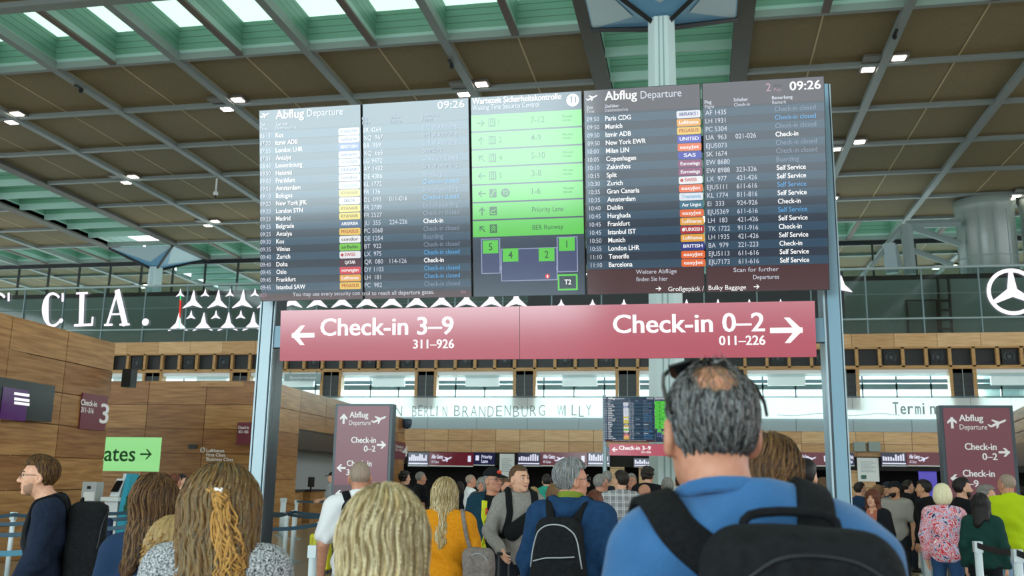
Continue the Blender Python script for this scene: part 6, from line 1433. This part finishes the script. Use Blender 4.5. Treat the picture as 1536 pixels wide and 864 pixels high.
# man in navy jacket with backpack
m_nj = cloth('navy_jacket', '#143253', '#193b5e', 30); m_ol = cloth('olive_collar', '#6a7a28', '#76862f', 40)
N = person('grey-haired man with glasses in navy jacket and olive collar, black backpack, head turned right', 858, 687, 6.0, face=-14, skin='c', hair='short', hcol='grey', topmat=m_nj, legs='#22262e', res=.009, hres=.0055, hyaw=-52, glasses=True, wide=1.08, loose=.03, hood=False)
strands(N, 2400, hm3('grey', 'salt', 'white', 'grey'), step=.005, nst=8, rad=.0013, zmin=-.05, end=-.07, seed=33, wav=.3, name='hair_tufts', ymax=.08, off=.0015, accept=lambda p: p[:, 2] > np.where(p[:, 1] < -.03, -.055, -.055+(p[:, 1]+.03)*1.6))
q = MB(); sdf_mesh(q, lambda x, y, z: np.sqrt(np.maximum(np.abs(np.sqrt((x-N['nk'][0])**2+(y-N['nk'][1]-.01)**2)-.074)-.005, 0)**2+np.maximum(np.abs(z-1.512+.3*(y+.02))-.028, 0)**2)-.007, (-.13, -.16, 1.42), (.13, .14, 1.6), .008, m_ol); q.build('collar', N['root'], smooth=True)
q = MB(); sdf_mesh(q, lambda x, y, z: smin(cone(np.abs(x), y, z, (0, -.135, 1.45), (.1, -.07, 1.5), .055, .036), cone(np.abs(x), y, z, (.1, -.07, 1.5), (.1, .02, 1.47), .034, .026), .02), (-.2, -.22, 1.36), (.2, .08, 1.57), .009, m_nj); q.build('hood', N['root'], smooth=True)
backpack(N, 'black backpack with grey reflective piping on the man in the navy jacket', size=(.16, .085, .24), zc=1.17, res=.009, trim=True, xo=-.03, top_handle=False)
# ------------------------------------------------------------------ the waiting crowd
m_plaid = None
def plaid(name, c1, c2, s):
    m = mat(name, c1, rough=.9); nt = m.node_tree; b = nt.nodes['Principled BSDF']; tc = nt.nodes.new('ShaderNodeTexCoord'); sp = nt.nodes.new('ShaderNodeSeparateXYZ'); nt.links.new(tc.outputs['Object'], sp.inputs[0])
    outs = []
    for a, off in ((0, .0), (0, .018), (2, .0), (2, .02)):
        ad = nt.nodes.new('ShaderNodeMath'); ad.operation = 'ADD'; ad.inputs[1].default_value = 5+off; nt.links.new(sp.outputs[a], ad.inputs[0])
        mo_ = nt.nodes.new('ShaderNodeMath'); mo_.operation = 'MODULO'; mo_.inputs[1].default_value = s; nt.links.new(ad.outputs[0], mo_.inputs[0])
        l = nt.nodes.new('ShaderNodeMath'); l.operation = 'LESS_THAN'; l.inputs[1].default_value = .007; nt.links.new(mo_.outputs[0], l.inputs[0]); outs.append(l)
    cur = outs[0]
    for o in outs[1:]:
        x = nt.nodes.new('ShaderNodeMath'); x.operation = 'MAXIMUM'; nt.links.new(cur.outputs[0], x.inputs[0]); nt.links.new(o.outputs[0], x.inputs[1]); cur = x
    mx = nt.nodes.new('ShaderNodeMixRGB'); mx.inputs[1].default_value = (*lin(c1), 1); mx.inputs[2].default_value = (*lin(c2), 1); nt.links.new(cur.outputs[0], mx.inputs[0]); nt.links.new(mx.outputs[0], b.inputs['Base Color']); return m
def floral():
    m = mat('floral_blouse', '#d8b6c6', rough=.85); nt = m.node_tree; b = nt.nodes['Principled BSDF']; tc = nt.nodes.new('ShaderNodeTexCoord')
    n = nt.nodes.new('ShaderNodeTexNoise'); n.inputs['Scale'].default_value = 13; n.inputs['Detail'].default_value = 2; n.inputs['Distortion'].default_value = 1.6; r = nt.nodes.new('ShaderNodeValToRGB'); r.color_ramp.interpolation = 'CONSTANT'
    el = r.color_ramp.elements; el[0].position = 0; el[0].color = (*lin('#2a2f55'), 1); el[1].position = .36; el[1].color = (*lin('#c9c3de'), 1)
    for p, c in ((.44, '#e3b7c4'), (.50, '#cf2f3c'), (.565, '#e8d3dc'), (.62, '#d8596a'), (.68, '#f0ecf0')): e = el.new(p); e.color = (*lin(c), 1)
    nt.links.new(tc.outputs['Object'], n.inputs[0]); nt.links.new(n.outputs[0], r.inputs[0]); nt.links.new(r.outputs[0], b.inputs['Base Color']); return m
R1 = .015
# right-hand group
person('woman with pale blonde bob in red and white floral blouse and jeans, back to camera', 1413, 726, 12.0, face=-15, woman=True, hair='bob', hcol='platin', topmat=floral(), legs='#2c4a70', res=.012, wide=1.12, armR=((.24, .08, 1.17), (.3, .32, 1.2)), hem=.84)
m_lime = cloth('lime_jacket', '#a9c213', '#adc617', 25)
person('man in bright lime jacket and light jeans with cropped hair at the right edge', 1508, 711, 12.5, face=38, skin='c', hair='stub', hcol='stub', topmat=m_lime, legs='#7f9bb8', res=.012, collar=True, wide=1.08, loose=.03, hyaw=12)
person('bearded dark-haired man in black tee facing right, beside the woman in the floral blouse', 1443, 716, 13.0, face=-70, hair='short', hcol='black', top='#15161a', sleeve='short', beard='dark', res=.013, armL=((-.2, .16, 1.2), (-.12, .36, 1.25)))
person('woman with long black hair and dark green top between floral blouse and lime jacket', 1470, 740, 11.6, face=-5, woman=True, hair='big', hcol='black', top='#173a34', legs='#14181c', res=.013, hairlen=.22)
person('grey curly-haired woman behind the woman in the dark green top', 1480, 727, 13.6, face=-80, woman=True, hair='curly', hcol='grey', top='#6a7076', res=R1)
person('distant person in dark clothes at the right edge behind the lime jacket', 1531, 730, 21, face=60, hair='short', hcol='dark', top='#2a2d33', res=.018)
person('man in black sweater and light grey jeans facing left, left of the floral blouse', 1384, 719, 15.0, face=80, skin='b', hair='short', hcol='black', top='#101114', legs='#8ba0aa', res=.013, wide=1.15, loose=.03)
person('bearded man in black cap and grey tee with backpack straps', 1341, 721, 15.6, face=165, skin='b', hair='cap', hcol='black', cap='#17191d', top='#98938c', sleeve='short', beard='black', legs='#23262b', res=.013, hyaw=-40)
person('woman with long red-brown hair, floral top and black cardigan, arms folded', 1308, 733, 13.0, face=160, woman=True, hair='long', hcol='red', top='#1a1b20', jacket='#b06a55', open_front=True, legs='#1d2026', res=.013, hairlen=.26, armR=((.24, .06, 1.14), (.02, .2, 1.1)), armL=((-.24, .06, 1.14), (-.04, .22, 1.08)))
person('dark-haired man in dark blue jacket right of the right board post', 1290, 723, 18.0, face=-60, hair='short', hcol='dark', top='#1e3550', res=R1)
person('woman with light brown hair in a blue-grey coat behind the arms-folded woman', 1318, 727, 19.0, face=-85, woman=True, hair='long', hcol='lbrown', top='#3d4c60', res=R1)
person('man in dark cap left of the man in the grey tee, mostly hidden', 1330, 722, 20.0, face=100, skin='b', hair='cap', hcol='black', cap='#2a3038', top='#34424f', res=R1)
person('dark-haired man in black jacket right of the man in the grey tee', 1362, 720, 20.5, face=-70, hair='short', hcol='dark', top='#15171b', res=R1)
person('dark-haired man in black jacket left of the right board post, beside the ponytail woman', 1208, 688, 8.2, face=-28, hair='short', hcol='black', top='#1b2230', res=.013)
person('brown-haired woman low beside the right board post', 1236, 716, 11.0, face=-30, woman=True, hair='long', hcol='brown', top='#4a3a34', res=R1)
# centre group
person('man in grey and white plaid shirt, dark hair, back to camera', 931, 705, 12.6, face=10, hair='short', hcol='dark', topmat=plaid('plaid_shirt', '#7f8083', '#c9c9cb', .085), legs='#343a44', res=.012, hyaw=35, wide=1.06, armR=((.27, .02, 1.14), (.2, .2, 1.0)))
person('grey cropped-haired man with glasses in olive jacket left of the plaid shirt', 902, 710, 13.0, face=-35, skin='c', hair='crop', hcol='grey', top='#4a4a34', res=.013, hyaw=-25, glasses=True)
person('woman with reddish brown hair low behind the man in the navy jacket', 892, 735, 10.0, face=-10, woman=True, hair='long', hcol='red', top='#3a2f2a', res=.013, hairlen=.28)
person('grey-haired man behind the olive jacket, upper half seen', 911, 706, 17.0, face=-20, hair='short', hcol='grey', top='#1d222a', res=R1)
person('grey-haired man with glasses facing the camera right of the plaid shirt', 947, 710, 17.5, face=170, skin='c', hair='short', hcol='grey', top='#14161a', glasses=True, res=R1)
person('tall dark curly-haired man in black, back to camera, below the distant board', 972, 699, 15.5, face=-25, hair='curly', hcol='dark', top='#121317', res=R1)
person('bald man with glasses and beard looking down in black, right of the plaid shirt', 967, 727, 13.4, face=120, skin='c', hair='bald', top='#16181c', glasses=True, beard='dark', hpitch=35, res=.013)
person('grey-haired man in navy polo, back to camera, left of the man in the blue tee', 1001, 716, 13.8, face=5, skin='c', hair='short', hcol='grey', top='#1c2d4c', res=.013)
person('dark-haired man in black partly hidden by the shoulder of the man in the blue tee', 1022, 708, 12.6, face=10, skin='b', hair='crop', hcol='dark', top='#131418', res=.013)
person('dark-haired person in a teal hooded top behind the grey-hooded man', 820, 711, 18.0, face=8, hair='short', hcol='dark', top='#2f8f7c', hood=True, res=R1)
person('woman with long light brown hair and white collar left of the navy jacket', 834, 724, 9.6, face=-18, woman=True, hair='long', hcol='lbrown', top='#c9c4bc', res=.013, hairlen=.25)
person('woman with fair hair glimpsed between grey hooded top and teal hood', 801, 730, 16.0, face=-40, woman=True, hair='long', hcol='sandy', top='#8a6f60', res=R1)
person('man with dark glasses partly hidden behind the cap man, bare forehead', 760, 716, 12.5, face=-150, skin='c', hair='crop', hcol='brown', top='#2b2d33', glasses=True, res=R1, hyaw=20)
person('bald man in white tee holding a hand to his chin, behind the orange jumper', 707, 712, 18.2, face=-80, skin='c', hair='stub', hcol='stub', top='#e6e7e9', sleeve='short', res=.013, armR=((.2, .16, 1.2), (.08, .2, 1.42)))
person('grey-blonde woman facing the camera between white tee and black cap', 723, 716, 17.0, face=165, woman=True, skin='c', hair='bob', hcol='grey', top='#55504c', res=R1)
person('grey-haired man with glasses in a black shirt facing right, left of the orange jumper', 632, 707, 19.0, face=-75, skin='c', hair='crop', hcol='grey', top='#121318', res=.013, glasses=True, wide=1.1, sleeve='short')
person('dark curly-haired man in black left of the grey-haired man in the black shirt', 608, 706, 17.5, face=-60, hair='curly', hcol='dark', top='#15161b', res=R1)
person('dark-haired woman in black behind the long blonde hair of the orange jumper', 690, 722, 19.0, face=-40, woman=True, hair='long', hcol='dark', top='#1a1a20', res=R1)
# left-hand group
person('counter clerk in black cap and grey tee facing left, left of the totem sign', 499, 707, 21.5, face=75, hair='cap', hcol='dark', cap='#15161a', top='#8d9196', sleeve='short', res=R1, armR=((.22, .1, 1.16), (.14, .3, 1.1)))
Kt = person('dark-haired woman in patterned coat standing at the kiosk with a phone', 216, 713, 15.6, face=-70, woman=True, hair='long', hcol='dark', topmat=mat('patterned_coat', '#4a3a34', rough=.9, noise=((45, 45, 45), '#8f8078', 3)), res=.013, hairlen=.2, armR=((.22, .12, 1.2), (.1, .34, 1.33)), armL=((-.22, .12, 1.2), (-.04, .34, 1.33)))
backpack(Kt, 'green backpack of the dark-haired woman at the kiosk', col=cloth('bag_green', '#2f4a34', '#3a5840'), res=.014, size=(.14, .08, .2))
c = world(Kt, (.03, .42, 1.40)); ph_ = thing('phone', 'white phone held up by the dark-haired woman at the kiosk', 'phone', c); q = MB(); q.box((-.05, -.012, -.1), (.05, .0, .1), m_kw, o=c); q.build('phone_body', ph_); q = MB(); q.box((-.04, -.016, -.08), (.04, -.012, .08), mat('phone_screen', '#5a2440', rough=.2), o=c); q.build('screen', ph_)
person('man with reddish cropped hair beyond the brown-haired woman at left', 264, 709, 13.0, face=-40, skin='c', hair='crop', hcol='red', top='#3a3f48', res=R1)
person('person with black hair beside the reddish-haired man at left', 273, 711, 14.5, face=-90, hair='short', hcol='black', top='#5a5f68', res=R1)
person('dark-haired person in grey hooded top left of the woman with the white clip', 290, 714, 12.0, face=-60, hair='short', hcol='dark', top='#7d828a', hood=True, res=R1)
person('child with dark hair in navy behind the belts below the kiosk', 158, 757, 12.6, face=-50, hair='short', hcol='dark', top='#1d2a44', res=R1)
